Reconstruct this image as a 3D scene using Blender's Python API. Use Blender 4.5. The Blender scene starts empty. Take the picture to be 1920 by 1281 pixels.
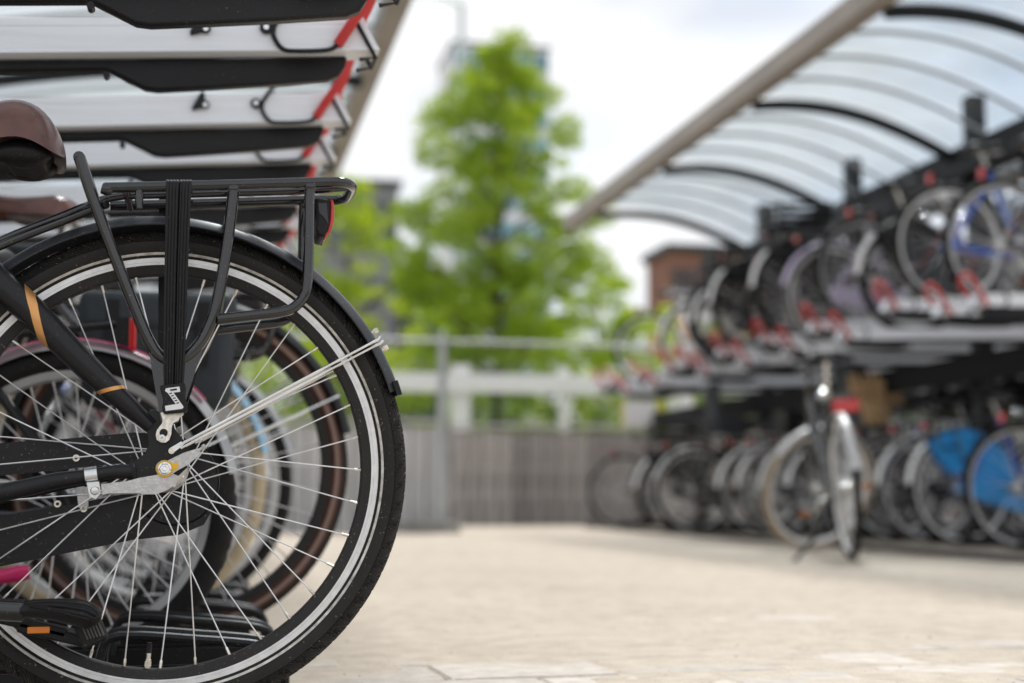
import bpy, math, random
import numpy as np
from mathutils import Vector, Matrix, noise as mnoise

random.seed(7)
sc = bpy.context.scene
COL = sc.collection
PI = math.pi
R_ = math.radians

# ------------------------------------------------------------------ camera
CAMZ = 0.319
PSI, PIT = R_(12.2), R_(6.21)
FPX = 2666.67                       # 50 mm on a 36 mm sensor, 1920 px wide
cam_d = bpy.data.cameras.new('camera')
cam = bpy.data.objects.new('camera', cam_d)
COL.objects.link(cam)
cam_d.lens, cam_d.sensor_width = 50, 36
cam_d.clip_start, cam_d.clip_end = 0.05, 3000
cam.location = (0, 0, CAMZ)
cam.rotation_euler = (R_(90) + PIT, 0, -PSI)
cam_d.dof.use_dof = True
cam_d.dof.focus_distance = 2.085
cam_d.dof.aperture_fstop = 2.15
cam_d.dof.aperture_blades = 0
sc.camera = cam

# ------------------------------------------------------------------ sky and sun
SUN_EL, SUN_AZ = R_(58), R_(25)     # azimuth measured from +Y towards +X
w = bpy.data.worlds.new('World'); sc.world = w; w.use_nodes = True
nt = w.node_tree; nt.nodes.clear()
def wn(t): return nt.nodes.new(t)
out = wn('ShaderNodeOutputWorld'); mixs = wn('ShaderNodeMixShader')
bg1, bg2 = wn('ShaderNodeBackground'), wn('ShaderNodeBackground')
sky = wn('ShaderNodeTexSky'); sky.sky_type = 'NISHITA'; sky.sun_disc = False
sky.sun_elevation = SUN_EL; sky.sun_rotation = SUN_AZ
bg1.inputs[1].default_value = 0.12
tc = wn('ShaderNodeTexCoord'); mp = wn('ShaderNodeMapping'); mp.inputs['Scale'].default_value = (1, 1, 2.2)
n1 = wn('ShaderNodeTexNoise'); n1.inputs['Scale'].default_value = 2.6; n1.inputs['Detail'].default_value = 7; n1.inputs['Roughness'].default_value = 0.55
cr = wn('ShaderNodeValToRGB'); cr.color_ramp.elements[0].position = 0.30; cr.color_ramp.elements[1].position = 0.50
cr.color_ramp.elements[0].color = (0.62, 0.62, 0.62, 1)
n2 = wn('ShaderNodeTexNoise'); n2.inputs['Scale'].default_value = 5; n2.inputs['Detail'].default_value = 6
cr2 = wn('ShaderNodeValToRGB'); cr2.color_ramp.elements[0].color = (0.74, 0.78, 0.85, 1); cr2.color_ramp.elements[1].color = (0.97, 0.985, 1, 1)
cr2.color_ramp.elements[0].position = 0.36; cr2.color_ramp.elements[1].position = 0.56
bg2.inputs[1].default_value = 0.73
L = nt.links.new
L(sky.outputs[0], bg1.inputs[0]); L(tc.outputs['Generated'], mp.inputs[0]); L(mp.outputs[0], n1.inputs['Vector']); L(mp.outputs[0], n2.inputs['Vector'])
L(n1.outputs['Fac'], cr.inputs[0]); L(n2.outputs['Fac'], cr2.inputs[0]); L(cr2.outputs[0], bg2.inputs[0])
L(cr.outputs[0], mixs.inputs[0]); L(bg1.outputs[0], mixs.inputs[1]); L(bg2.outputs[0], mixs.inputs[2]); L(mixs.outputs[0], out.inputs[0])
sun_d = bpy.data.lights.new('sun', 'SUN'); sun = bpy.data.objects.new('sun', sun_d); COL.objects.link(sun)
sun_d.energy = 2.7; sun_d.angle = R_(9); sun_d.color = (1.0, 0.975, 0.945)
sdir = Vector((math.sin(SUN_AZ) * math.cos(SUN_EL), math.cos(SUN_AZ) * math.cos(SUN_EL), math.sin(SUN_EL)))
sun.rotation_euler = sdir.to_track_quat('Z', 'Y').to_euler()
sun.location = (0, 0, 20)
sc.view_settings.view_transform = 'Standard'; sc.view_settings.look = 'None'
sc.view_settings.exposure = 0.57; sc.view_settings.gamma = 1; sc.view_settings.use_curve_mapping = False
sc.render.engine = 'CYCLES'
sc.cycles.use_denoising = True
sc.cycles.max_bounces = 8; sc.cycles.transparent_max_bounces = 24
sc.cycles.sample_clamp_indirect = 6

# ------------------------------------------------------------------ survey: photo pixel -> place on a known plane
_r = Vector((math.cos(PSI), -math.sin(PSI), 0)); _fh = Vector((math.sin(PSI), math.cos(PSI), 0)); _z = Vector((0, 0, 1))
_f = _fh * math.cos(PIT) + _z * math.sin(PIT); _u = -_fh * math.sin(PIT) + _z * math.cos(PIT)
def ray(px, py): return _r * (px - 960) + _f * FPX + _u * (640.5 - py)
def atY(px, py, Y):
    d = ray(px, py); return Vector((0, 0, CAMZ)) + d * (Y / d.y)
def atX(px, py, X):
    d = ray(px, py); return Vector((0, 0, CAMZ)) + d * (X / d.x)
def atZ(px, py, Z=0):
    d = ray(px, py); return Vector((0, 0, CAMZ)) + d * ((Z - CAMZ) / d.z)

# ------------------------------------------------------------------ materials
MATS = {}
def mat(name, col, rough=0.5, metal=0.0, var=0.0, vscale=8, bump=0.0, bscale=60, coat=0.0, dust=0.0, dustcol=(0.45, 0.38, 0.30), spec=None, trans=0.0, rand=0.0, streak=None):
    m = bpy.data.materials.new(name); m.use_nodes = True; t = m.node_tree; b = t.nodes['Principled BSDF']
    b.inputs['Base Color'].default_value = (*col, 1); b.inputs['Roughness'].default_value = rough; b.inputs['Metallic'].default_value = metal
    if coat: b.inputs['Coat Weight'].default_value = coat; b.inputs['Coat Roughness'].default_value = 0.12
    if spec is not None: b.inputs['Specular IOR Level'].default_value = spec
    tc = t.nodes.new('ShaderNodeTexCoord'); vec = tc.outputs['Object']
    if streak:
        mp = t.nodes.new('ShaderNodeMapping'); mp.inputs['Scale'].default_value = streak; t.links.new(vec, mp.inputs[0]); vec = mp.outputs[0]
    cur = None
    if var:
        n = t.nodes.new('ShaderNodeTexNoise'); n.inputs['Scale'].default_value = vscale; n.inputs['Detail'].default_value = 6
        t.links.new(vec, n.inputs['Vector'])
        r = t.nodes.new('ShaderNodeValToRGB'); r.color_ramp.elements[0].position = 0.3; r.color_ramp.elements[1].position = 0.7
        r.color_ramp.elements[0].color = (*[c * (1 - var) for c in col], 1); r.color_ramp.elements[1].color = (*[min(1, c * (1 + var)) for c in col], 1)
        t.links.new(n.outputs['Fac'], r.inputs[0]); cur = r.outputs[0]
    if rand:
        oi = t.nodes.new('ShaderNodeObjectInfo'); h = t.nodes.new('ShaderNodeHueSaturation')
        mr = t.nodes.new('ShaderNodeMapRange'); mr.inputs['To Min'].default_value = 1 - rand; mr.inputs['To Max'].default_value = 1 + rand
        t.links.new(oi.outputs['Random'], mr.inputs[0]); t.links.new(mr.outputs[0], h.inputs['Value'])
        if cur: t.links.new(cur, h.inputs['Color'])
        else: h.inputs['Color'].default_value = (*col, 1)
        cur = h.outputs[0]
    if dust:
        n = t.nodes.new('ShaderNodeTexNoise'); n.inputs['Scale'].default_value = 260; n.inputs['Detail'].default_value = 3
        n3 = t.nodes.new('ShaderNodeTexNoise'); n3.inputs['Scale'].default_value = 14; n3.inputs['Detail'].default_value = 4
        t.links.new(tc.outputs['Object'], n.inputs['Vector']); t.links.new(tc.outputs['Object'], n3.inputs['Vector'])
        r = t.nodes.new('ShaderNodeValToRGB'); r.color_ramp.elements[0].position = 0.66; r.color_ramp.elements[1].position = 0.74
        t.links.new(n.outputs['Fac'], r.inputs[0])
        ml = t.nodes.new('ShaderNodeMath'); ml.operation = 'MULTIPLY_ADD'; t.links.new(n3.outputs['Fac'], ml.inputs[0]); ml.inputs[1].default_value = 0.03 * dust
        m2 = t.nodes.new('ShaderNodeMath'); m2.operation = 'MULTIPLY'; t.links.new(r.outputs[0], m2.inputs[0]); m2.inputs[1].default_value = 0.5 * dust
        t.links.new(m2.outputs[0], ml.inputs[2])
        mx = t.nodes.new('ShaderNodeMix'); mx.data_type = 'RGBA'; t.links.new(ml.outputs[0], mx.inputs[0])
        if cur: t.links.new(cur, mx.inputs[6])
        else: mx.inputs[6].default_value = (*col, 1)
        mx.inputs[7].default_value = (*dustcol, 1); cur = mx.outputs[2]
    if cur: t.links.new(cur, b.inputs['Base Color'])
    if bump:
        n = t.nodes.new('ShaderNodeTexNoise'); n.inputs['Scale'].default_value = bscale; n.inputs['Detail'].default_value = 5
        t.links.new(vec, n.inputs['Vector']); bp = t.nodes.new('ShaderNodeBump'); bp.inputs['Strength'].default_value = bump; bp.inputs['Distance'].default_value = 0.01
        t.links.new(n.outputs['Fac'], bp.inputs['Height']); t.links.new(bp.outputs[0], b.inputs['Normal'])
    MATS[name] = m
    return m

M_gloss = mat('black_gloss_paint', (0.006, 0.0065, 0.008), 0.10, dust=0.55, spec=0.5, coat=0.6)
M_satin = mat('black_satin_paint', (0.0085, 0.009, 0.011), 0.30, dust=0.35, spec=0.32)
M_plast = mat('black_plastic', (0.008, 0.008, 0.009), 0.42, dust=0.4, bump=0.12, bscale=400, spec=0.28)
M_casing = mat('chaincase_plastic', (0.006, 0.006, 0.007), 0.28, dust=0.6, spec=0.3)
M_rubber = mat('rubber', (0.010, 0.0098, 0.0098), 0.7, var=0.25, vscale=30, dust=0.4, spec=0.22)
M_rubg = mat('grey_rubber', (0.11, 0.105, 0.10), 0.8, var=0.25, vscale=20)
M_rubcream = mat('cream_rubber', (0.55, 0.45, 0.30), 0.75, var=0.15, vscale=20)
M_rubbrown = mat('brown_rubber', (0.075, 0.030, 0.018), 0.7, var=0.15, vscale=20)
M_brband = mat('pale_brown_band', (0.26, 0.17, 0.14), 0.6)
M_rubtan = mat('tan_rubber', (0.32, 0.25, 0.17), 0.75, var=0.15, vscale=20)
M_steel = mat('bright_steel', (0.74, 0.74, 0.73), 0.25, 1.0, var=0.12, vscale=40)
M_spoke = mat('spoke_steel', (0.84, 0.84, 0.85), 0.28, 0.7, var=0.08, vscale=60)
M_nip = mat('nipple_brass', (0.80, 0.74, 0.66), 0.36, 1.0, var=0.2, vscale=200)
M_dull = mat('dull_zinc', (0.56, 0.55, 0.54), 0.40, 1.0, var=0.16, vscale=150, bump=0.1, bscale=300)
M_alu = mat('rim_aluminium', (0.80, 0.795, 0.79), 0.42, 0.45, var=0.10, vscale=60, dust=0.35, dustcol=(0.2, 0.17, 0.14))
M_rimblk = mat('black_anodised_rim', (0.015, 0.0145, 0.015), 0.5, dust=1.1, spec=0.3)
M_refl = mat('reflective_tyre_band', (0.66, 0.63, 0.58), 0.5, var=0.35, vscale=90)
M_chrome = mat('chrome', (0.80, 0.80, 0.80), 0.10, 1.0)
M_gold = mat('copper_gold_decal', (0.72, 0.36, 0.13), 0.35, 0.6, var=0.08)
M_yel = mat('yellow_plastic', (0.85, 0.48, 0.02), 0.4)
M_red = mat('red_lens', (0.55, 0.012, 0.010), 0.15, coat=0.6)
M_redgrip = mat('red_grip', (0.56, 0.030, 0.028), 0.45, var=0.08)
M_orange = mat('orange_reflector', (0.9, 0.25, 0.01), 0.25, coat=0.5)
M_leather = mat('brown_leather', (0.115, 0.037, 0.024), 0.28, coat=0.35, var=0.4, vscale=18, bump=0.12, bscale=500)
M_pink = mat('pink_paint', (0.75, 0.02, 0.16), 0.3, coat=0.4)
M_white = mat('white_paint', (0.78, 0.78, 0.77), 0.4, var=0.06)
M_whitepl = mat('white_plastic', (0.80, 0.80, 0.80), 0.45, var=0.05)
M_silver = mat('silver_paint', (0.48, 0.48, 0.48), 0.32, 0.6, var=0.15)
M_mint = mat('mint_paint', (0.55, 0.75, 0.66), 0.35)
M_lblue = mat('light_blue_paint', (0.33, 0.58, 0.78), 0.35, coat=0.4)
M_blue = mat('blue_paint', (0.010, 0.11, 0.62), 0.3, coat=0.4)
M_cyan = mat('bright_blue_fabric', (0.010, 0.31, 0.78), 0.55, var=0.15)
M_orpaint = mat('orange_paint', (0.75, 0.24, 0.05), 0.35)
M_lilac = mat('lilac_paint', (0.52, 0.45, 0.62), 0.35)
M_dred = mat('dark_red_paint', (0.18, 0.012, 0.015), 0.35, coat=0.3)
M_dkgrey = mat('dark_slate_fabric', (0.035, 0.042, 0.048), 0.8, var=0.2, bump=0.2)
M_wicker = mat('wicker', (0.46, 0.31, 0.17), 0.8, var=0.5, vscale=40, bump=0.5, bscale=90)
M_tray = mat('white_anodised_tray', (0.87, 0.89, 0.93), 0.36, 0.0, var=0.05, vscale=5, streak=(1, 20, 20))
M_rack = mat('black_powder_coat', (0.006, 0.0065, 0.008), 0.35, dust=0.5, bump=0.08, bscale=500, spec=0.3)
M_fascia = mat('taupe_fascia', (0.30, 0.265, 0.235), 0.55, var=0.12, vscale=3)
M_beam = mat('black_rack_beam', (0.005, 0.005, 0.006), 0.6, spec=0.12)
M_dark = mat('dark_steel_beam', (0.008, 0.009, 0.011), 0.4, spec=0.3)
M_concrete = mat('concrete', (0.30, 0.29, 0.27), 0.85, var=0.2, vscale=10, bump=0.3)
M_galv = mat('galvanised_tube', (0.50, 0.52, 0.53), 0.5, 0.3, var=0.12)
M_plank = mat('weathered_plank', (0.31, 0.285, 0.268), 0.85, var=0.35, vscale=5, rand=0.28, bump=0.5, bscale=40, streak=(6, 6, 0.6))
M_plankl = mat('pale_plank', (0.58, 0.57, 0.57), 0.85, var=0.2, vscale=5, rand=0.10, bump=0.4, bscale=40, streak=(6, 6, 0.6))
M_brickw = mat('brick_wall', (0.27, 0.125, 0.095), 0.9, var=0.25, vscale=2)
M_bdark = mat('dark_cladding', (0.028, 0.031, 0.04), 0.5, var=0.2)
M_bgrey = mat('grey_cladding', (0.22, 0.225, 0.25), 0.6, var=0.15)
M_bwhite = mat('pale_cladding', (0.62, 0.655, 0.69), 0.6, var=0.06)
M_teal = mat('teal_window', (0.12, 0.26, 0.31), 0.1, 0.1, rand=0.35)
M_bwin = mat('dark_window', (0.05, 0.065, 0.08), 0.1, rand=0.4)
M_yellow = mat('yellow_board', (0.75, 0.62, 0.06), 0.5)
M_bark = mat('bark', (0.085, 0.068, 0.052), 0.9, var=0.4, vscale=20, bump=0.6, bscale=30)
M_stone = mat('pebbles', (0.24, 0.20, 0.16), 0.8, var=0.4, vscale=60)
M_grass = mat('lawn', (0.11, 0.19, 0.03), 0.95, spec=0.05, var=0.35, vscale=3, bump=0.6)
M_paver = mat('paver_concrete', (0.47, 0.43, 0.38), 0.85, var=0.16, vscale=22, bump=0.35, bscale=150, rand=0.10, dust=0.6, dustcol=(0.56, 0.51, 0.45))
M_addground = mat('added_dark_ground', (0.20, 0.19, 0.18), 0.9, var=0.2, vscale=4, bump=0.3)  # for the unseen ground added behind the camera, dark for its reflections
M_pale = mat('pale_render', (0.50, 0.49, 0.47), 0.8, var=0.1)
M_ground = mat('sandy_subsoil', (0.46, 0.39, 0.31), 0.95, var=0.14, vscale=0.8, bump=0.4, bscale=60)

def sand_material():
    m = bpy.data.materials.new('sand'); m.use_nodes = True; t = m.node_tree; b = t.nodes['Principled BSDF']; b.inputs['Roughness'].default_value = 0.95
    b.inputs['Specular IOR Level'].default_value = 0.15
    tc = t.nodes.new('ShaderNodeTexCoord')
    def noise(s, d=6, r=0.55):
        n = t.nodes.new('ShaderNodeTexNoise'); n.inputs['Scale'].default_value = s; n.inputs['Detail'].default_value = d; n.inputs['Roughness'].default_value = r
        t.links.new(tc.outputs['Object'], n.inputs['Vector']); return n.outputs['Fac']
    def ramp(f, p0, c0, p1, c1):
        r = t.nodes.new('ShaderNodeValToRGB'); e = r.color_ramp.elements; e[0].position, e[1].position = p0, p1; e[0].color, e[1].color = (*c0, 1), (*c1, 1)
        t.links.new(f, r.inputs[0]); return r.outputs[0]
    def mix(fac, a, bcol, mode='MIX'):
        x = t.nodes.new('ShaderNodeMix'); x.data_type = 'RGBA'; x.blend_type = mode
        if isinstance(fac, float): x.inputs[0].default_value = fac
        else: t.links.new(fac, x.inputs[0])
        t.links.new(a, x.inputs[6]); t.links.new(bcol, x.inputs[7]); return x.outputs[2]
    base = ramp(noise(1.3), 0.35, (0.54, 0.478, 0.405), 0.68, (0.61, 0.545, 0.465))
    mid = ramp(noise(14), 0.3, (0.80, 0.79, 0.78), 0.6, (1, 1, 1))
    grain = ramp(noise(420, 2, 0.7), 0.3, (0.72, 0.70, 0.66), 0.62, (1.0, 1.0, 1.0))
    speck = ramp(noise(150, 1, 0.5), 0.68, (1, 1, 1), 0.74, (0.55, 0.46, 0.36))
    c = mix(1.0, base, mid, 'MULTIPLY'); c = mix(1.0, c, grain, 'MULTIPLY'); c = mix(1.0, c, speck, 'MULTIPLY')
    t.links.new(c, b.inputs['Base Color'])
    bp = t.nodes.new('ShaderNodeBump'); bp.inputs['Strength'].default_value = 0.5; bp.inputs['Distance'].default_value = 0.004
    t.links.new(noise(240, 4, 0.7), bp.inputs['Height']); t.links.new(bp.outputs[0], b.inputs['Normal'])
    return m
M_sand = sand_material()

def leaf_material(name, c1, c2, transl=0.45):
    m = bpy.data.materials.new(name); m.use_nodes = True; t = m.node_tree; t.nodes.remove(t.nodes['Principled BSDF'])
    o = t.nodes['Material Output']; g = t.nodes.new('ShaderNodeNewGeometry')
    r = t.nodes.new('ShaderNodeValToRGB'); r.color_ramp.elements[0].color = (*c1, 1); r.color_ramp.elements[1].color = (*c2, 1)
    t.links.new(g.outputs['Random Per Island'], r.inputs[0])
    d = t.nodes.new('ShaderNodeBsdfDiffuse'); tr = t.nodes.new('ShaderNodeBsdfTranslucent'); mx = t.nodes.new('ShaderNodeMixShader'); mx.inputs[0].default_value = transl
    gm = t.nodes.new('ShaderNodeMix'); gm.data_type = 'RGBA'; gm.blend_type = 'MULTIPLY'; gm.inputs[0].default_value = 1; gm.inputs[7].default_value = (1.7, 1.55, 0.6, 1)
    t.links.new(r.outputs[0], gm.inputs[6]); t.links.new(r.outputs[0], d.inputs[0]); t.links.new(gm.outputs[2], tr.inputs[0])
    gl = t.nodes.new('ShaderNodeBsdfGlossy'); gl.inputs['Roughness'].default_value = 0.4; gl.inputs[0].default_value = (1, 1, 1, 1); m2 = t.nodes.new('ShaderNodeMixShader'); m2.inputs[0].default_value = 0.05
    t.links.new(d.outputs[0], mx.inputs[1]); t.links.new(tr.outputs[0], mx.inputs[2]); t.links.new(mx.outputs[0], m2.inputs[1]); t.links.new(gl.outputs[0], m2.inputs[2])
    t.links.new(m2.outputs[0], o.inputs[0]); return m
M_leaf = leaf_material('fresh_leaf', (0.17, 0.29, 0.006), (0.36, 0.48, 0.015))
M_leafy = leaf_material('yellow_green_leaf', (0.24, 0.35, 0.006), (0.42, 0.52, 0.016))
M_leafd = leaf_material('hedge_leaf', (0.035, 0.075, 0.012), (0.09, 0.15, 0.02), 0.3)

def glass_material():
    m = bpy.data.materials.new('roof_glass'); m.use_nodes = True; t = m.node_tree; t.nodes.remove(t.nodes['Principled BSDF']); o = t.nodes['Material Output']
    tr = t.nodes.new('ShaderNodeBsdfTransparent'); tr.inputs[0].default_value = (0.76, 0.82, 0.85, 1)
    gl = t.nodes.new('ShaderNodeBsdfGlossy'); gl.inputs['Roughness'].default_value = 0.06
    fr = t.nodes.new('ShaderNodeLayerWeight'); fr.inputs[0].default_value = 0.12
    df = t.nodes.new('ShaderNodeBsdfDiffuse'); df.inputs[0].default_value = (0.5, 0.53, 0.55, 1)
    n = t.nodes.new('ShaderNodeTexNoise'); n.inputs['Scale'].default_value = 3; n.inputs['Detail'].default_value = 6
    tc = t.nodes.new('ShaderNodeTexCoord'); t.links.new(tc.outputs['Object'], n.inputs['Vector'])
    r = t.nodes.new('ShaderNodeMapRange'); r.inputs['From Min'].default_value = 0.35; r.inputs['From Max'].default_value = 0.75; r.inputs['To Min'].default_value = 0.03; r.inputs['To Max'].default_value = 0.22
    t.links.new(n.outputs['Fac'], r.inputs[0])
    m0 = t.nodes.new('ShaderNodeMixShader'); t.links.new(r.outputs[0], m0.inputs[0]); t.links.new(tr.outputs[0], m0.inputs[1]); t.links.new(df.outputs[0], m0.inputs[2])
    m1 = t.nodes.new('ShaderNodeMixShader'); fm = t.nodes.new('ShaderNodeMath'); fm.operation = 'MULTIPLY'; fm.inputs[1].default_value = 0.35; t.links.new(fr.outputs['Facing'], fm.inputs[0]); t.links.new(fm.outputs[0], m1.inputs[0]); t.links.new(m0.outputs[0], m1.inputs[1]); t.links.new(gl.outputs[0], m1.inputs[2])
    t.links.new(m1.outputs[0], o.inputs[0]); return m
M_glass = glass_material()

def tread_material():
    """rubber with fine diagonal siping, from the tyre's own UVs (u round the wheel, v across the section)"""
    m = mat('tread_rubber', (0.010, 0.0097, 0.0097), 0.6, var=0.3, vscale=25, dust=1.2, spec=0.3); t = m.node_tree; b = t.nodes['Principled BSDF']
    uv = t.nodes.new('ShaderNodeUVMap'); sp = t.nodes.new('ShaderNodeSeparateXYZ'); t.links.new(uv.outputs[0], sp.inputs[0])
    ab = t.nodes.new('ShaderNodeMath'); ab.operation = 'SUBTRACT'; t.links.new(sp.outputs[1], ab.inputs[0]); ab.inputs[1].default_value = 0.5
    aa = t.nodes.new('ShaderNodeMath'); aa.operation = 'ABSOLUTE'; t.links.new(ab.outputs[0], aa.inputs[0])
    mu = t.nodes.new('ShaderNodeMath'); mu.operation = 'MULTIPLY'; t.links.new(sp.outputs[0], mu.inputs[0]); mu.inputs[1].default_value = 2 * PI * 420
    md = t.nodes.new('ShaderNodeMath'); md.operation = 'MULTIPLY_ADD'; t.links.new(aa.outputs[0], md.inputs[0]); md.inputs[1].default_value = 130; t.links.new(mu.outputs[0], md.inputs[2])
    sn = t.nodes.new('ShaderNodeMath'); sn.operation = 'SINE'; t.links.new(md.outputs[0], sn.inputs[0])
    lt = t.nodes.new('ShaderNodeMath'); lt.operation = 'LESS_THAN'; t.links.new(aa.outputs[0], lt.inputs[0]); lt.inputs[1].default_value = 0.29
    mm = t.nodes.new('ShaderNodeMath'); mm.operation = 'MULTIPLY'; t.links.new(sn.outputs[0], mm.inputs[0]); t.links.new(lt.outputs[0], mm.inputs[1])
    bp = t.nodes.new('ShaderNodeBump'); bp.inputs['Strength'].default_value = 1.0; bp.inputs['Distance'].default_value = 0.0016
    t.links.new(mm.outputs[0], bp.inputs['Height']); t.links.new(bp.outputs[0], b.inputs['Normal']); return m
M_tread = tread_material()

# ------------------------------------------------------------------ mesh helpers
class MB:
    def __init__(s): s.v, s.f, s.m, s.uv = [], [], [], {}
    def add(s, verts, faces, mi=0, uvs=None):
        o = len(s.v); s.v += [tuple(p) for p in verts]
        for i, f in enumerate(faces):
            if uvs: s.uv[len(s.f)] = uvs[i]
            s.f.append(tuple(o + k for k in f)); s.m.append(mi)
        return s
    def box(s, c, d, mi=0, rot=None, taper=1.0):
        x, y, z = d[0] / 2, d[1] / 2, d[2] / 2
        vs = [Vector((sx * x * (taper if sz > 0 else 1), sy * y * (taper if sz > 0 else 1), sz * z)) for sz in (-1, 1) for sx, sy in ((-1, -1), (1, -1), (1, 1), (-1, 1))]
        if rot is not None: vs = [rot @ q for q in vs]
        c = Vector(c); vs = [q + c for q in vs]
        return s.add(vs, [(3, 2, 1, 0), (4, 5, 6, 7), (0, 1, 5, 4), (1, 2, 6, 5), (2, 3, 7, 6), (3, 0, 4, 7)], mi)
    def tube(s, pts, r, seg=8, mi=0, sub=0, closed=False, caps=True, flat=1.0):
        P = [Vector(p) for p in pts]; n = len(P)
        rr = list(r) if isinstance(r, (list, tuple)) else [r] * n
        if sub:
            Q, q = [], []
            m = n if closed else n - 1
            for i in range(m):
                p1, p2 = P[i], P[(i + 1) % n]
                p0 = P[(i - 1) % n] if closed or i > 0 else p1 * 2 - p2
                p3 = P[(i + 2) % n] if closed or i + 2 < n else p2 * 2 - p1
                for k in range(sub):
                    t = k / sub
                    Q.append(0.5 * ((2 * p1) + (p2 - p0) * t + (2 * p0 - 5 * p1 + 4 * p2 - p3) * t * t + (3 * p1 - p0 - 3 * p2 + p3) * t ** 3))
                    q.append(rr[i] * (1 - t) + rr[(i + 1) % n] * t)
            if not closed: Q.append(P[-1]); q.append(rr[-1])
            P, rr, n = Q, q, len(Q)
        vs, fs = [], []; nrm = None
        for i in range(n):
            if closed: tg = P[(i + 1) % n] - P[i - 1]
            else: tg = P[min(i + 1, n - 1)] - P[max(i - 1, 0)]
            tg = tg.normalized() if tg.length > 1e-9 else Vector((1, 0, 0))
            if nrm is None:
                a = Vector((0, 1, 0)) if abs(tg.y) < 0.9 else Vector((1, 0, 0)); nrm = (a - tg * a.dot(tg)).normalized()
            else:
                nn = nrm - tg * nrm.dot(tg); nrm = nn.normalized() if nn.length > 1e-6 else nrm
            bn = tg.cross(nrm)
            for k in range(seg):
                a = 2 * PI * k / seg; vs.append(P[i] + nrm * (math.cos(a) * rr[i] * flat) + bn * (math.sin(a) * rr[i]))
        m = n if closed else n - 1
        for i in range(m):
            j = (i + 1) % n
            for k in range(seg): l = (k + 1) % seg; fs.append((i * seg + k, i * seg + l, j * seg + l, j * seg + k))
        if caps and not closed: fs.append(tuple(range(seg - 1, -1, -1))); fs.append(tuple((n - 1) * seg + k for k in range(seg)))
        return s.add(vs, fs, mi)
    def lathe(s, prof, segs=48, a0=0.0, a1=2 * PI, c=(0, 0, 0), mi=0, closed=True, rfun=None, uv=False):
        """prof: list of (radius, y); turned about the Y axis; angle 0 = +X, 90 deg = +Z"""
        full = abs(a1 - a0 - 2 * PI) < 1e-6; n = segs if full else segs + 1; k = len(prof); vs, fs, us = [], [], []
        for i in range(n):
            a = a0 + (a1 - a0) * i / segs
            for j, (r, y) in enumerate(prof):
                if rfun: r = r + rfun(a, j, r, y)
                vs.append((c[0] + r * math.cos(a), c[1] + y, c[2] + r * math.sin(a)))
        kk = k if closed else k - 1
        for i in range(segs):
            ii = (i + 1) % n
            for j in range(kk):
                l = (j + 1) % k; fs.append((i * k + j, ii * k + j, ii * k + l, i * k + l))
                if uv: us.append([(i / segs, j / (k - 1)), ((i + 1) / segs, j / (k - 1)), ((i + 1) / segs, (j + 1) / (k - 1)), (i / segs, (j + 1) / (k - 1))])
        if not full and closed: fs.append(tuple(range(k))); fs.append(tuple((n - 1) * k + j for j in range(k - 1, -1, -1))); us += [[(0, 0)] * k] * 2 if uv else []
        return s.add(vs, fs, mi, us if uv else None)
    def disc(s, c, r, y0, y1, seg=24, mi=0, axis='Y'):
        vs = []
        for y in (y0, y1):
            for k in range(seg):
                a = 2 * PI * k / seg; p = (r * math.cos(a), y, r * math.sin(a))
                if axis == 'X': p = (p[1], p[0], p[2])
                if axis == 'Z': p = (p[0], p[2], p[1])
                vs.append((c[0] + p[0], c[1] + p[1], c[2] + p[2]))
        fs = [(k, (k + 1) % seg, seg + (k + 1) % seg, seg + k) for k in range(seg)] + [tuple(range(seg - 1, -1, -1)), tuple(range(seg, 2 * seg))]
        return s.add(vs, fs, mi)
    def prism(s, outl, y0, y1, mi=0):
        """outline in XZ, thickness along Y; y0 may be a function of (x, z)"""
        n = len(outl); vs = [(x, y0, z) for x, z in outl] + [(x, y1, z) for x, z in outl]
        return s.add(vs, [tuple(range(n)), tuple(range(2 * n - 1, n - 1, -1))] + [(k, n + k, n + (k + 1) % n, (k + 1) % n) for k in range(n)], mi)
    def xform(s, M):
        s.v = [tuple(M @ Vector(p)) for p in s.v]; return s
    def mirror_y(s):
        o = len(s.v); nf = len(s.f); s.v += [(x, -y, z) for x, y, z in s.v[:o]]
        for i in range(nf): s.f.append(tuple(o + k for k in reversed(s.f[i]))); s.m.append(s.m[i])
        return s
    def mesh(s, name, mats, smooth=40):
        me = bpy.data.meshes.new(name); me.from_pydata(s.v, [], s.f)
        for m in (mats if isinstance(mats, (list, tuple)) else [mats]): me.materials.append(m)
        if any(s.m): me.polygons.foreach_set('material_index', s.m)
        if s.uv:
            l = me.uv_layers.new(name='UVMap')
            for i, p in enumerate(me.polygons):
                u = s.uv.get(i)
                if u:
                    for a, b in zip(p.loop_indices, u): l.data[a].uv = b
        me.validate()
        if smooth: me.polygons.foreach_set('use_smooth', [True] * len(me.polygons)); me.set_sharp_from_angle(angle=R_(smooth))
        me.update(); return me
    def obj(s, name, mats, parent=None, loc=None, rot=None, smooth=40, bevel=0):
        return mkobj(name, s.mesh(name, mats, smooth), parent, loc, rot, bevel)

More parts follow.
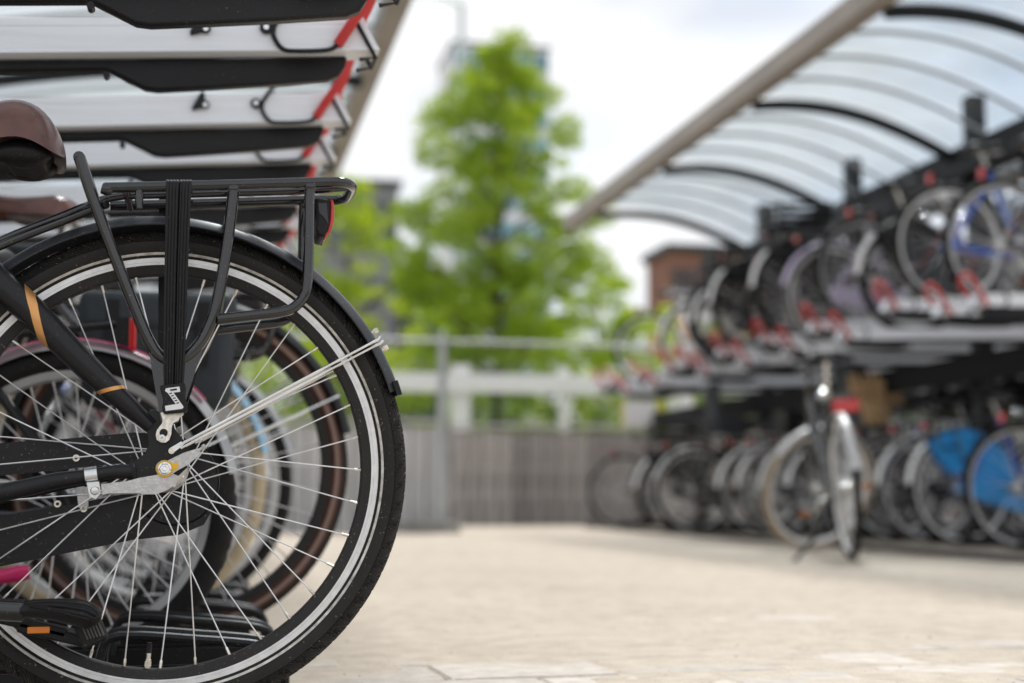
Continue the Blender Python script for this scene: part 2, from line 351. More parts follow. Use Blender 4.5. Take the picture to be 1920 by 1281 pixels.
def mkobj(name, me, parent=None, loc=None, rot=None, bevel=0):
    o = bpy.data.objects.new(name, me); COL.objects.link(o)
    if parent is not None: o.parent = parent
    if loc is not None: o.location = loc
    if rot is not None: o.rotation_euler = rot
    if bevel:
        b = o.modifiers.new('bevel', 'BEVEL'); b.width = bevel; b.segments = 2; b.limit_method = 'ANGLE'; b.angle_limit = R_(40)
    return o
def tag(o, label=None, cat=None, group=None, kind=None):
    for k, v in (('label', label), ('category', cat), ('group', group), ('kind', kind)):
        if v: o[k] = v
    return o
def empty(name, loc=(0, 0, 0), rz=0):
    o = bpy.data.objects.new(name, None); COL.objects.link(o); o.location = loc; o.rotation_euler = (0, 0, rz); return o
def copy_tree(o, parent=None):
    c = o.copy(); COL.objects.link(c)
    if parent is not None: c.parent = parent
    for ch in list(o.children): copy_tree(ch, c)
    return c
# ------------------------------------------------------------------ bicycle parts
# bike space: rear hub above the origin, front towards -X, near (left) side -Y, ground z = 0
def spoke_ends(k, n, rf, yf, rr, yr=0.004):
    side = -1 if k % 2 == 0 else 1
    ph = 2 * PI * k / n; d = R_(62) * (1 if ((k + 1) // 2) % 2 == 0 else -1)
    a = ph + d
    return Vector((rf * math.cos(a), side * yf, rf * math.sin(a))), Vector((rr * math.cos(ph), side * yr, rr * math.sin(ph)))
_wc = {}
def wheel_meshes(R, tw, mt, mr, segs=40, nsp=28, band=None, knobs=False, hubr=0.022, deep=0.018, crown=None):
    key = (R, tw, mt.name, mr.name, segs, band.name if band else '', knobs, deep, crown and crown.name)
    if key in _wc: return _wc[key]
    ro = R - tw * 0.86; rin = ro - deep; h = tw / 2; cr = R - h
    prof = [(ro, -h * 0.55), (ro + 0.004, -h * 0.7)] + [(cr + h * math.sin(a), -h * math.cos(a)) for a in [R_(x) for x in (-25, 5, 35, 60, 80, 100, 120, 145, 175, 205)]] + [(ro + 0.004, h * 0.7), (ro, h * 0.55)]
    rf = None
    if knobs:
        def rf(a, j, r, y): return (0.0045 if (int(a / (2 * PI) * segs * 1.0) + (1 if y > 0 else 0)) % 2 == 0 and r > cr + h * 0.45 else 0)
    ty = MB().lathe(prof, segs if not knobs else segs, rfun=rf)
    if band:
        for s in (-1, 1): ty.lathe([(ro + tw * 0.22, s * h * 1.0), (ro + tw * 0.42, s * (h * 1.02 + 0.0006)), (ro + tw * 0.42, s * h * 0.9), (ro + tw * 0.22, s * h * 0.85)], segs, mi=1)
    if crown: ty.lathe([(cr + h * 1.03 * math.sin(R_(a)), -h * 1.03 * math.cos(R_(a))) for a in (28, 45, 70, 90, 110, 135, 152)], segs, mi=2, closed=False)
    rm = MB().lathe([(rin, -h * 0.3), (rin + 0.004, -h * 0.5), (ro + 0.004, -h * 0.58), (ro + 0.004, -h * 0.45), (ro - 0.004, 0), (ro + 0.004, h * 0.45), (ro + 0.004, h * 0.58), (rin + 0.004, h * 0.5), (rin, h * 0.3)], segs)
    sp = MB()
    for k in range(nsp):
        a, b = spoke_ends(k, nsp, hubr, 0.028, rin + 0.003); sp.tube([a, b], 0.0014, 4, caps=False)
        dv = (b - a).normalized(); sp.tube([b - dv * 0.012, b], 0.0021, 4, caps=True)
    hb = MB().lathe([(0.006, -0.06), (0.011, -0.05), (0.014, -0.036), (hubr + 0.005, -0.030), (hubr + 0.005, -0.026), (0.015, -0.020), (0.015, 0.020), (hubr + 0.005, 0.026), (hubr + 0.005, 0.030), (0.014, 0.036), (0.011, 0.05), (0.006, 0.06)], 14)
    r = (rm.mesh('wheel_rim', mr), ty.mesh('tyre', [mt, band or mt, crown or mt], 50), sp.mesh('spokes', M_spoke), hb.mesh('hub', M_steel))
    _wc[key] = r; return r
def put_wheel(root, name, M, ms):
    w = mkobj(name, ms[0], root); w.matrix_basis = M
    mkobj('tyre', ms[1], w); s = mkobj('spokes', ms[2], w); s['kind'] = 'stuff'; mkobj('hub', ms[3], w)
    return w
def fender_mb(R, tw, a0, a1, segs=28, lift=0.014, ext=0.008):
    wv = tw / 2 + 0.008; r = R + lift; pr = []
    for k in range(7):
        t = -1 + 2 * k / 6; pr.append((r - 0.012 * t * t * t * t - 0.006 * t * t, wv * t))
    pr2 = [(a - 0.0016, b * 0.96) for a, b in reversed(pr)]
    return MB().lathe(pr + pr2, segs, a0, a1)
def saddle_mb(x0, z0, ln=0.27, wd=0.19, th=0.07, n=14, seg=14):
    """rear edge at x0, seating height z0, nose towards -X"""
    vs, fs = [], []
    for i in range(n + 1):
        t = i / n; x = x0 - ln * t
        hw = wd / 2 * (min(1, math.sqrt(max(0, 1 - (1 - min(1, t / 0.30)) ** 2)) + 0.05) if t < 0.3 else (0.20 + 0.80 * (0.5 + 0.5 * math.cos(PI * min(1, (t - 0.3) / 0.55))) ** 1.2))
        if t > 0.9: hw *= math.sqrt(max(0.02, 1 - ((t - 0.9) / 0.1) ** 2))
        zt = z0 - 0.020 * (1 - t) * 0 - 0.018 * math.sin(PI * min(1, t * 1.15)) - (0.035 * (1 - min(1, t / 0.22)) ** 2)
        zb = zt - th * (0.85 - 0.4 * t) * (0.55 if t < 0.02 else 1)
        for k in range(seg):
            a = 2 * PI * k / seg; cy, sz = math.cos(a), math.sin(a)
            y = hw * (abs(cy) ** 0.8) * (1 if cy > 0 else -1)
            z = (zb + (zt - zb) * (abs(sz) ** 0.7)) if sz > 0 else zb + 0.012 * abs(sz)
            vs.append((x, y, z))
    for i in range(n):
        for k in range(seg): l = (k + 1) % seg; fs.append((i * seg + k, (i + 1) * seg + k, (i + 1) * seg + l, i * seg + l))
    fs.append(tuple(range(seg))); fs.append(tuple(n * seg + k for k in range(seg - 1, -1, -1)))
    return MB().add(vs, fs)
def chaincase_outline(R, cx, cz, r1, r2, n=14):
    """stadium round the rear sprocket (radius r1 at the hub) and the chainring (radius r2 at the crank)"""
    d = math.hypot(cx, cz - R); th = math.atan2(cz - R, cx); b = math.acos(max(-1, min(1, (r1 - r2) / d))); pts = []
    for i in range(n + 1):
        a = th + b + (2 * PI - 2 * b) * i / n; pts.append((r1 * math.cos(a), R + r1 * math.sin(a)))
    for i in range(n + 1):
        a = th - b + (2 * b) * i / n; pts.append((cx + r2 * math.cos(a), cz + r2 * math.sin(a)))
    return pts
def pedal_into(root, at, mpl=None):
    m = MB(); x, y, z = at
    m.box((x, y, z), (0.095, 0.022, 0.024)); m.box((x - 0.042, y, z), (0.012, 0.085, 0.022)); m.box((x + 0.042, y, z), (0.012, 0.085, 0.022))
    p = m.obj('pedal', M_plast, root, smooth=0)
    MB().box((x + 0.0492, y, z), (0.003, 0.05, 0.012)).obj('pedal_reflector', M_orange, p, smooth=0)
    return p

def bike(name='bicycle', R=0.355, tw=0.042, tyre=None, rim=None, band=None, style='diamond', frame=None, fender=None, tip=None, carrier=True,
         case=False, guard=None, saddle=None, steer=0.0, bars='swept', lamp=True, basket=None, seg=40, knobs=False, custom=False, kick=False, seath=0.96, deep=0.018, child_seat=False, seatdx=0.0, crown=None, tyre_f=None, rim_f=None, crate=False, lens=None):
    tyre, rim, frame, saddle = tyre or M_rubber, rim or M_alu, frame or M_gloss, saddle or M_plast
    k = R / 0.355; root = empty(name); wb = 1.09 * (0.5 + 0.5 * k)
    hub, bb = Vector((0, 0, R)), Vector((-0.46 * k, 0, 0.285)); sc_ = Vector((-0.285 * k, 0, 0.76 * (0.4 + 0.6 * k)))
    h0, h1 = Vector((-wb + 0.155, 0, 0.70 * (0.4 + 0.6 * k))), Vector((-wb + 0.225, 0, 0.90 * (0.4 + 0.6 * k)))
    fh = Vector((-wb, 0, R)); ax = (h1 - h0).normalized()
    SM = Matrix.Translation(h0) @ Matrix.Rotation(steer, 4, ax) @ Matrix.Translation(-h0)
    ms = wheel_meshes(R, tw, tyre, rim, seg, band=band, knobs=knobs, deep=deep, crown=crown, nsp=36 if seg > 50 else 28)
    msf = wheel_meshes(R, tw, tyre_f or tyre, rim_f or rim, seg, band=band, knobs=knobs, deep=deep, crown=crown) if tyre_f or rim_f else ms
    if not custom: put_wheel(root, 'rear_wheel', Matrix.Translation(hub), ms)
    put_wheel(root, 'front_wheel', SM @ Matrix.Translation(fh), msf)
    sp = (sc_ - bb).normalized(); stop = bb + sp * ((seath - 0.085 - bb.z) / sp.z)
    f = MB()
    f.tube([bb, sc_ + sp * 0.03], 0.0165); f.tube([h0 - ax * 0.02, h1 + ax * 0.02], 0.02, 10)
    f.tube([(bb.x, -0.036, bb.z), (bb.x, 0.036, bb.z)], 0.022, 10)
    if style == 'diamond':
        f.tube([h1 - ax * 0.03, sc_ - sp * 0.02], 0.0155); f.tube([h0 + ax * 0.02, bb], 0.019)
    elif style == 'step':
        f.tube([h0 + ax * 0.01, bb + Vector((-0.10, 0, 0.12)) * k, bb], 0.021, sub=4); f.tube([h1 - ax * 0.05, bb + Vector((-0.05, 0, 0.22)) * k, bb + sp * 0.20 * k], 0.015, sub=4)
    elif style == 'thick':
        f.tube([h0 + (h1 - h0) * 0.4, bb + Vector((-0.12, 0, 0.10)) * k, bb + Vector((0, 0, 0.01))], 0.03, 10, sub=5)
    if not custom:
        for s in (-1, 1):
            f.tube([bb + Vector((0.02, s * 0.025, 0)), (-0.10, s * 0.055, R - 0.02), (0, s * 0.062, R)], [0.011, 0.010, 0.008])
            f.tube([sc_ + Vector((0, s * 0.016, -0.03)), (-0.04, s * 0.058, R + 0.08), (0, s * 0.062, R)], [0.009, 0.008, 0.008])
            f.box((0, s * 0.062, R), (0.045, 0.006, 0.05))
    f.obj('frame', frame, root)
    fk = MB()
    fk.box(h0 - ax * 0.035, (0.05, 0.12, 0.03))
    for s in (-1, 1): fk.tube([h0 + Vector((0, s * 0.05, 0)) - ax * 0.03, (h0 - ax * 0.25) + Vector((0, s * 0.05, 0)), fh + Vector((0, s * 0.05, 0))], [0.014, 0.012, 0.008], sub=3)
    fk.xform(SM).obj('fork', frame, root)
    hb = MB(); st = h1 + ax * 0.13; hb.tube([h1, st], 0.013); hb.tube([st, st + Vector((-0.05, 0, 0.01))], 0.014)
    c0 = st + Vector((-0.05, 0, 0.01)); grs = []
    for s in (-1, 1):
        if bars == 'swept': pts = [c0, c0 + Vector((-0.03, s * 0.09, 0.03)), c0 + Vector((0.03, s * 0.22, 0.05)), c0 + Vector((0.20, s * 0.29, 0.03))]; g = [pts[-1] + Vector((-0.07, -s * 0.012, 0.007)), pts[-1] + Vector((0.05, s * 0.006, -0.005))]
        else: pts = [c0, c0 + Vector((0, s * 0.12, 0.01)), c0 + Vector((0.03, s * 0.20, 0.02)), c0 + Vector((0.07, s * 0.30, 0.02))]; g = [pts[-1] + Vector((-0.03, -s * 0.08, 0)), pts[-1] + Vector((0.01, s * 0.03, 0))]
        gr = MB(); grs.append(gr); hb.tube(pts, 0.0115, sub=4); gr.tube(g, 0.0165)
        gr.tube([g[0], g[0] + Vector((-0.07, s * 0.01, -0.03)), g[0] + Vector((0.02, s * 0.015, -0.045))], 0.005, 5)
    hb.lathe([(0.001, -0.02), (0.028, -0.012), (0.03, 0.0), (0.02, 0.014), (0.001, 0.02)], 12, c=(c0.x + 0.07, 0.10, c0.z + 0.05), closed=False)
    ho = hb.xform(SM).obj('handlebar', M_dull if frame in (M_silver, M_mint, M_lilac) else M_gloss, root); [gr.xform(SM).obj('grip', M_plast, ho) for gr in grs]
    if lamp:
        lm = MB(); lp = h1 + Vector((-0.07, 0, -0.02)); lm.lathe([(0.001, -0.0), (0.02, 0.004), (0.035, 0.03), (0.036, 0.05), (0.001, 0.052)], 14, closed=False)
        lm.xform(SM @ Matrix.Translation(lp) @ Matrix.Rotation(PI / 2, 4, 'Z')).obj('headlight', M_chrome, root)
    if fender:
        if not custom:
            fe = fender_mb(R, tw, R_(12), R_(172)).xform(Matrix.Translation(hub)).obj('rear_fender', fender, root)
            if tip: fender_mb(R, tw, R_(4), R_(48), 10, 0.0165).xform(Matrix.Translation(hub)).obj('fender_tip', tip, fe)
            s_ = MB()
            for s in (-1, 1): s_.tube([(0.01, s * 0.06, R), ((R + 0.012) * math.cos(R_(25)), s * (tw / 2 + 0.008), R + (R + 0.012) * math.sin(R_(25)))], 0.003, 5)
            s_.obj('fender_stay', M_steel, fe)
        fender_mb(R, tw, R_(25), R_(178)).xform(SM @ Matrix.Translation(fh)).obj('front_fender', fender, root)
    if carrier and not custom:
        c = MB(); zc = 2 * R + 0.075
        c.tube([(-0.20, -0.06, zc), (0.20, -0.06, zc), (0.24, -0.03, zc), (0.24, 0.03, zc), (0.20, 0.06, zc), (-0.20, 0.06, zc)], 0.007, sub=3)
        for y in (-0.02, 0.02): c.tube([(-0.27, y, zc - 0.06), (-0.18, y, zc - 0.005), (0.235, y, zc - 0.005)], 0.005, 6)
        for s in (-1, 1):
            c.tube([(-0.13, s * 0.06, zc), (-0.03, s * 0.066, R + 0.18), (0.01, s * 0.066, R + 0.16), (0.09, s * 0.06, zc)], 0.007, sub=4)
            c.tube([(0.19, s * 0.06, zc), (0.185, s * 0.064, zc - 0.15), (0.15, s * 0.066, zc - 0.19), (0.05, s * 0.066, zc - 0.18)], 0.007, sub=4)
            c.tube([(0.0, s * 0.066, R + 0.17), (0.0, s * 0.062, R)], 0.006, 6)
        c.obj('carrier', M_gloss if frame is not M_silver else M_silver, root)
        tl = MB().box((0.225, 0, zc - 0.05), (0.03, 0.09, 0.045)).obj('tail_light', M_plast, root, smooth=0, bevel=0.006)
        MB().box((0.243, 0, zc - 0.05), (0.010, 0.060, 0.034)).obj('lens', lens or M_red, tl, smooth=0, bevel=0.003)
    elif not custom:
        tl = MB().tube([(-0.12, 0, 2 * R + 0.02), (0.07, 0, 2 * R + 0.045)], 0.007).box((0.085, 0, 2 * R + 0.027), (0.022, 0.05, 0.06)).obj('tail_light', M_plast, root)
        MB().box((0.102, 0, 2 * R + 0.027), (0.014, 0.05, 0.058)).obj('lens', lens or M_red, tl, smooth=0, bevel=0.003)
    if not custom:
        if case: MB().prism(chaincase_outline(R, bb.x, bb.z, 0.05, 0.105), 0.045, 0.075).obj('chaincase', M_casing if case is True else case, root, bevel=0.008)
        else:
            ch = MB(); ol = chaincase_outline(R, bb.x, bb.z, 0.033, 0.085); ch.tube([(x, 0.045, z) for x, z in ol], 0.004, 5, closed=True)
            ch.lathe([(0.02, 0.041), (0.083, 0.043), (0.083, 0.047), (0.02, 0.049)], 24, c=(bb.x, 0, bb.z)); ch.obj('chain', M_dull, root)
        cr = MB(); a = R_(200 + 40 * random.random())
        e = Vector((0.17 * math.cos(a), 0, 0.17 * math.sin(a)))
        cr.tube([bb + Vector((0, -0.06, 0)), bb + Vector((0, -0.075, 0)) + e], [0.013, 0.010]); cr.tube([bb + Vector((0, 0.085, 0)), bb + Vector((0, 0.09, 0)) - e], [0.013, 0.010]); cr.tube([bb + Vector((0, -0.07, 0)), bb + Vector((0, 0.09, 0))], 0.008)
        cr.obj('crank', M_steel, root)
        pedal_into(root, bb + e + Vector((0, -0.13, 0))); pedal_into(root, bb - e + Vector((0, 0.145, 0)))
        sa = saddle_mb(stop.x + 0.125 + seatdx, seath).obj('saddle', saddle, root, smooth=60)
        MB().tube([sc_, stop + sp * 0.05], 0.0125).tube([stop + Vector((0.09, -0.03, 0.03)), stop + Vector((0.04, -0.03, 0.01)), stop + Vector((-0.12, -0.012, 0.03))], 0.004, 5).tube([stop + Vector((0.09, 0.03, 0.03)), stop + Vector((0.04, 0.03, 0.01)), stop + Vector((-0.12, 0.012, 0.03))], 0.004, 5).obj('seat_post', M_steel, sa)
    if guard:
        g = MB()
        for s in (-1, 1): g.lathe([(0.10, s * (tw / 2 + 0.022)), (R + 0.005, s * (tw / 2 + 0.014)), (R + 0.005, s * (tw / 2 + 0.017)), (0.10, s * (tw / 2 + 0.025))], 14, R_(48), R_(172), c=(0, 0, R))
        g.obj('coat_guard', guard, root)
    if kick:
        MB().tube([(-0.06, -0.06, R - 0.03), (0.06, -0.20, 0.01)], [0.009, 0.008]).tube([(0.03, -0.20, 0.008), (0.10, -0.21, 0.008)], 0.010).obj('kickstand', M_plast, root)
    if basket:
        b = MB(); cb = h1 + Vector((-0.19, 0, 0.03))
        for i in range(9):
            t = i / 8; wx, wy = 0.11 + 0.03 * t, 0.15 + 0.04 * t; z = cb.z + 0.22 * t
            b.tube([(cb.x - wx, cb.y - wy, z), (cb.x + wx, cb.y - wy, z), (cb.x + wx, cb.y + wy, z), (cb.x - wx, cb.y + wy, z)], 0.011, 6, closed=True)
        b.box((cb.x, cb.y, cb.z), (0.22, 0.30, 0.012))
        b.xform(SM).obj('basket', basket, root)
    if crate:
        z = 2 * R + 0.09; c = MB()
        c.box((0.0, 0, z), (0.36, 0.27, 0.012))
        for i in range(3):
            zz = z + 0.03 + 0.048 * i
            for sy in (-1, 1): c.box((0, sy * 0.14, zz), (0.38, 0.010, 0.028))
            for sx in (-1, 1): c.box((sx * 0.19, 0, zz), (0.010, 0.27, 0.028))
        for sx in (-1, 1):
            for sy in (-1, 1): c.box((sx * 0.185, sy * 0.136, z + 0.075), (0.022, 0.022, 0.16))
        c.obj('carrier_crate', M_plast, root, smooth=0)
    if child_seat:
        z = 2 * R + 0.1; c = MB()
        c.box((0.02, 0, z + 0.03), (0.26, 0.24, 0.05)); c.box((0.16, 0, z + 0.24), (0.045, 0.28, 0.42)); c.box((0.05, -0.14, z + 0.09), (0.26, 0.025, 0.14)); c.box((0.05, 0.14, z + 0.09), (0.26, 0.025, 0.14))
        c.obj('child_seat', M_dkgrey, root, bevel=0.012)
    return root
# ------------------------------------------------------------------ the black bicycle in front
Y1 = 2.17
HUBW = atY(310, 880, Y1)
R1 = 0.358
ORG = Vector((HUBW.x, Y1, HUBW.z - R1))
def J(px, py, yo=0.0):                 # photo pixel -> bike space, on the plane yo beside the bike's middle
    return atY(px, py, Y1 + yo) - ORG
def J2(px, py, yo=0.0):
    q = J(px, py, yo); return (q.x, q.z)
hero = bike('bicycle', R=R1, tw=0.047, style='thick', frame=M_satin, fender=M_plast, custom=True, seg=72, band=M_refl, rim=M_rimblk)
hero.location = ORG
tag(hero, 'large black city bicycle with tubular carrier and brown saddle, in front of all the others', 'bicycle', 'bicycles parked under the near rack')
HUB1 = Vector((0, 0, R1))

# rear wheel
rimp = []
half = [(0.2886, 0.0), (0.2886, 0.0075), (0.2905, 0.0095), (0.3015, 0.0122), (0.3025, 0.0126)]
rp = [(r, -y) for r, y in half] + [(0.3040, -0.0122)] + [(0.3040, 0.0122)] + [(r, y) for r, y in reversed(half[1:])]
wheel = MB().lathe(rp, 160).obj('rear_wheel', M_rimblk, hero, HUB1, smooth=30)
trk = []
for s in (-1, 1):
    MB().lathe([(0.3032, s * 0.0112), (0.3036, s * 0.0128), (0.3064, s * 0.0130), (0.3068, s * 0.0122), (0.3076, s * 0.0122), (0.3080, s * 0.0131), (0.3140, s * 0.0133), (0.3146, s * 0.0120)], 160, closed=True).obj('brake_track', M_alu, wheel, smooth=25)
    rb = MB().lathe([(0.3178, s * 0.0165), (0.3182, s * 0.0178), (0.3212, s * 0.0199), (0.3216, s * 0.0190)], 200, closed=True).obj('reflective_band', M_refl, wheel, smooth=40)
tprof = []
for s in (-1, 1):
    seq = [(0.3130, 0.0110), (0.3150, 0.0140), (0.3190, 0.0179), (0.3235, 0.0208), (0.3290, 0.0228), (0.3345, 0.0235), (0.3378, 0.0233), (0.3392, 0.0238), (0.3425, 0.0226), (0.3460, 0.0202), (0.3495, 0.0170), (0.3528, 0.0130), (0.3556, 0.0085), (0.3574, 0.0042)]
    tprof.append([(r, s * y) for r, y in seq])
tp = tprof[0] + [(0.3580, 0.0)] + tprof[1][::-1]
NP = len(tp)
def tread(a, j, r, y):
    if r < 0.3385: return 0.0
    t = abs(y) / 0.0235; u = a / (2 * PI) * 72; h = 0.0
    ph = (u + (0.5 if y > 0 else 0) + 1.15 * t) % 1.0
    if ph < 0.13 and t < 0.97: h -= 0.0034
    ph2 = (u * 1.0 + 0.42 - 0.8 * t) % 1.0
    if 0.35 < t < 0.9 and ph2 < 0.10: h -= 0.0028
    if t < 0.10: h -= 0.0006
    return h
MB().lathe(tp, 1008, rfun=tread, closed=True, uv=True).obj('tyre', M_tread, wheel, smooth=38)
hb = MB()
hb.lathe([(0.0062, -0.064), (0.013, -0.055), (0.026, -0.050), (0.0315, -0.046), (0.033, -0.041), (0.033, -0.036), (0.0345, -0.034), (0.0345, -0.031), (0.019, -0.028), (0.017, 0.028), (0.030, 0.031), (0.030, 0.034), (0.018, 0.038), (0.0062, 0.064)], 40)
hb.obj('hub', M_dull, wheel)
hd = MB()
for i in range(10):
    a = 2 * PI * i / 10 + 0.2; hd.lathe([(0.0001, -0.0005), (0.0022, 0), (0.0022, 0.002)], 8, c=(0.0285 * math.cos(a), -0.0485, 0.0285 * math.sin(a)), closed=False)
hd.obj('hub_rivets', M_steel, wheel)['kind'] = 'stuff'
for k in range(36):
    a, b = spoke_ends(k, 36, 0.0305, 0.0325, 0.2895, 0.003)
    dv = (b - a).normalized(); m = MB(); m.tube([a - dv * 0.001, b], 0.00115, 6, caps=False); m.tube([b - dv * 0.0125, b - dv * 0.011, b + dv * 0.002], [0.0014, 0.0021, 0.0023], 7, mi=1)
    m.obj('spoke', [M_spoke, M_nip], wheel)
va = math.atan2(*(lambda q: (q.z - R1, q.x))(J(277, 1250))); vd = Vector((math.cos(va), 0, math.sin(va)))
MB().tube([vd * 0.292, vd * 0.276, vd * 0.2755, vd * 0.266], [0.0042, 0.0042, 0.0032, 0.0032], 8).tube([vd * 0.286, vd * 0.279], 0.0052, 6).tube([vd * 0.267, vd * 0.252], 0.0036, 8, mi=1).obj('valve', [M_nip, M_plast], wheel)

# frame, rear half (both sides)
fr = MB()
N_ = -0.052
def both(fn):
    for s in (1, -1):
        m = MB(); fn(m)
        if s == -1: m.v = [(x, -y, z) for x, y, z in m.v]; m.f = [tuple(reversed(f)) for f in m.f]
        o = len(fr.v); fr.v += m.v; fr.f += [tuple(o + i for i in f) for f in m.f]; fr.m += m.m
stay_pts = [J(-130, 400, -0.02), J(-40, 495, -0.034), J(60, 585, -0.044), J(150, 675, -0.050), J(225, 746, N_), J(284, 800, N_)]
stay_r = [0.0225, 0.0225, 0.0218, 0.0190, 0.0150, 0.0110]
chs_pts = [J(-260, 965, -0.03), J(-120, 942, -0.045), J(0, 925, -0.055), J(100, 903, -0.056), J(165, 893, -0.056), J(205, 886, -0.056), J(250, 884, -0.054)]
chs_r = [0.0140, 0.0140, 0.0133, 0.0125, 0.0105, 0.0100, 0.0110]
both(lambda m: m.tube(stay_pts, stay_r, 16, sub=4))
both(lambda m: m.tube(chs_pts, chs_r, 14, sub=4))
drop = [(262, 778), (290, 768), (303, 775), (318, 790), (332, 810), (352, 835), (356, 850), (340, 868), (322, 892), (300, 896), (287, 895), (262, 903), (243, 903), (243, 868), (258, 862), (272, 850), (280, 832), (277, 816), (270, 800)]
dl = [J2(x, y, N_) for x, y in drop]
both(lambda m: m.prism(dl, -0.056, -0.049))
for s in (-1, 1):
    fr.tube([Vector((-0.355, s * 0.012, 0.745)), stay_pts[0] * 1 if s < 0 else Vector((stay_pts[0].x, -stay_pts[0].y, stay_pts[0].z))], 0.0225, 12)
frame_rear = fr.obj('rear_frame', M_satin, hero, smooth=40)
lug = MB()
wl = J(248, 884, -0.0545)
for i in range(3): lug.tube([J(246 + i * 2.2, 868 + i * 1, -0.0635), J(248 + i * 2.2, 876, -0.068), J(249 + i * 2.2, 886, -0.0675), J(250 + i * 2, 897, -0.063)], 0.0011, 6)
lug.obj('weld_bead', M_satin, frame_rear)
# copper decal bands wrapped over the stay
def decal(t0, wd, slant, a0, a1):
    pts = [Vector(p) for p in stay_pts]; ln = [0]
    for i in range(1, len(pts)): ln.append(ln[-1] + (pts[i] - pts[i - 1]).length)
    def at(s):
        for i in range(1, len(ln)):
            if s <= ln[i] or i == len(ln) - 1:
                q = (s - ln[i - 1]) / (ln[i] - ln[i - 1]); return pts[i - 1].lerp(pts[i], q), stay_r[i - 1] * (1 - q) + stay_r[i] * q, (pts[i] - pts[i - 1]).normalized()
    m = MB(); vs, fs = [], []; n = 14
    for i in range(n + 1):
        a = R_(a0 + (a1 - a0) * i / n)
        for e in (-0.5, 0.5):
            s = t0 + slant * math.sin(a) + e * wd; p, r, tg = at(s); up = Vector((0, -1, 0)); up = (up - tg * up.dot(tg)).normalized(); sd = tg.cross(up)
            vs.append(p + up * ((r + 0.0005) * math.cos(a)) + sd * ((r + 0.0005) * math.sin(a)))
    for i in range(n): fs.append((2 * i, 2 * i + 1, 2 * i + 3, 2 * i + 2))
    m.add(vs, fs); return m
d0 = (Vector(stay_pts[0]) - J(66, 600, -0.044)).length
decal(d0 + 0.0, 0.022, 0.036, -88, 88).obj('decal_band', M_gold, frame_rear)
d1 = (Vector(stay_pts[0]) - J(207, 735, -0.05)).length
decal(d1, 0.0065, -0.010, -88, 88).obj('decal_band', M_gold, frame_rear)
# chain stay clamp and brake arm
cl = MB()
a_, b_ = J(160, 893.5, -0.056), J(183, 890, -0.056)
cl.tube([a_, b_], 0.0125, 16); cl.prism([J2(x, y, -0.066) for x, y in [(163, 905), (186, 903), (189, 925), (180, 936), (170, 932), (166, 922)]], -0.070, -0.066)
clamp = cl.obj('brake_clamp', M_steel, hero)
MB().lathe([(0.0001, -0.0755), (0.0052, -0.075), (0.0065, -0.0735), (0.0065, -0.070)], 8, c=(J2(178, 920, -0.07)[0], 0, J2(178, 920, -0.07)[1]), closed=False).obj('bolt', M_steel, clamp)
ba = [(190, 908), (240, 902), (262, 896), (292, 891), (315, 885), (336, 893), (330, 908), (312, 920), (292, 927), (270, 927), (255, 924), (210, 924), (192, 928)]
arm = MB().prism([J2(x, y, -0.062) for x, y in ba], -0.0640, -0.0605).tube([J(206, 925, -0.064), J(262, 924, -0.064)], 0.0021, 6).obj('brake_arm', M_dull, hero)
# tensioner, washer, nut
te = [(306, 895), (300, 884), (303, 872), (316, 863), (345, 849), (368, 842), (374, 841), (376, 849), (370, 857), (352, 872), (330, 884), (318, 893)]
ten = MB().prism([J2(x, y, -0.066) for x, y in te], -0.0685, -0.0655).tube([J(370, 846, -0.067), J(382, 838, -0.067)], 0.0022, 8).tube([J(380, 839.5, -0.067), J(385, 836, -0.067)], 0.0042, 6).obj('chain_tensioner', M_dull, hero, smooth=30)
nutc = J(309, 879, -0.07)
MB().lathe([(0.008, -0.0705), (0.0118, -0.0715), (0.0122, -0.0685), (0.0122, -0.0665), (0.008, -0.0665)], 28, c=(nutc.x, 0, nutc.z)).box((nutc.x + 0.0145, -0.0690, nutc.z + 0.0040), (0.008, 0.004, 0.009), rot=Matrix.Rotation(R_(-15), 3, 'Y')).obj('washer', M_yel, ten)
MB().lathe([(0.0001, -0.0815), (0.0035, -0.0815), (0.0042, -0.0805), (0.0042, -0.0765), (0.0068, -0.0765), (0.0080, -0.0745), (0.0080, -0.0705)], 6, c=(nutc.x, 0, nutc.z), closed=False).lathe([(0.006, -0.0745), (0.0094, -0.0735), (0.0098, -0.0712), (0.006, -0.0712)], 24, c=(nutc.x, 0, nutc.z)).obj('axle_nut', M_chrome, ten, smooth=25)
MB().prism([J2(x, y, -0.05) for x, y in [(296, 894), (304, 905), (330, 897), (352, 876), (345, 868), (318, 890)]], -0.0585, -0.052).obj('dropout_slot', M_plast, ten)

# mudguard
fo = Vector((-0.0086, 0, 0.0056)); fpr = []
for k in range(9):
    t = -1 + 2 * k / 8; fpr.append((0.3728 - 0.0075 * t * t - 0.0085 * t ** 6, 0.0305 * t))
fpr2 = [(a - 0.0018, b * 0.95) for a, b in reversed(fpr)]
fen = MB().lathe(fpr + fpr2, 90, R_(18.2), R_(205), c=(fo.x, 0, fo.z)).obj('mudguard', mat('mudguard_plastic', (0.030, 0.034, 0.042), 0.34, var=0.2, vscale=10, dust=1.0), hero, HUB1, smooth=35)
tipm = MB().lathe([(0.3722, -0.0285), (0.3745, -0.012), (0.3748, 0.012), (0.3722, 0.0285), (0.3640, 0.0300), (0.3640, -0.0300)], 6, R_(17.0), R_(20.5), c=(fo.x, 0, fo.z)).obj('mudguard_tip', M_plast, fen)
def arc(r, a): return Vector((fo.x + r * math.cos(R_(a)), 0, fo.z + r * math.sin(R_(a))))
st = MB()
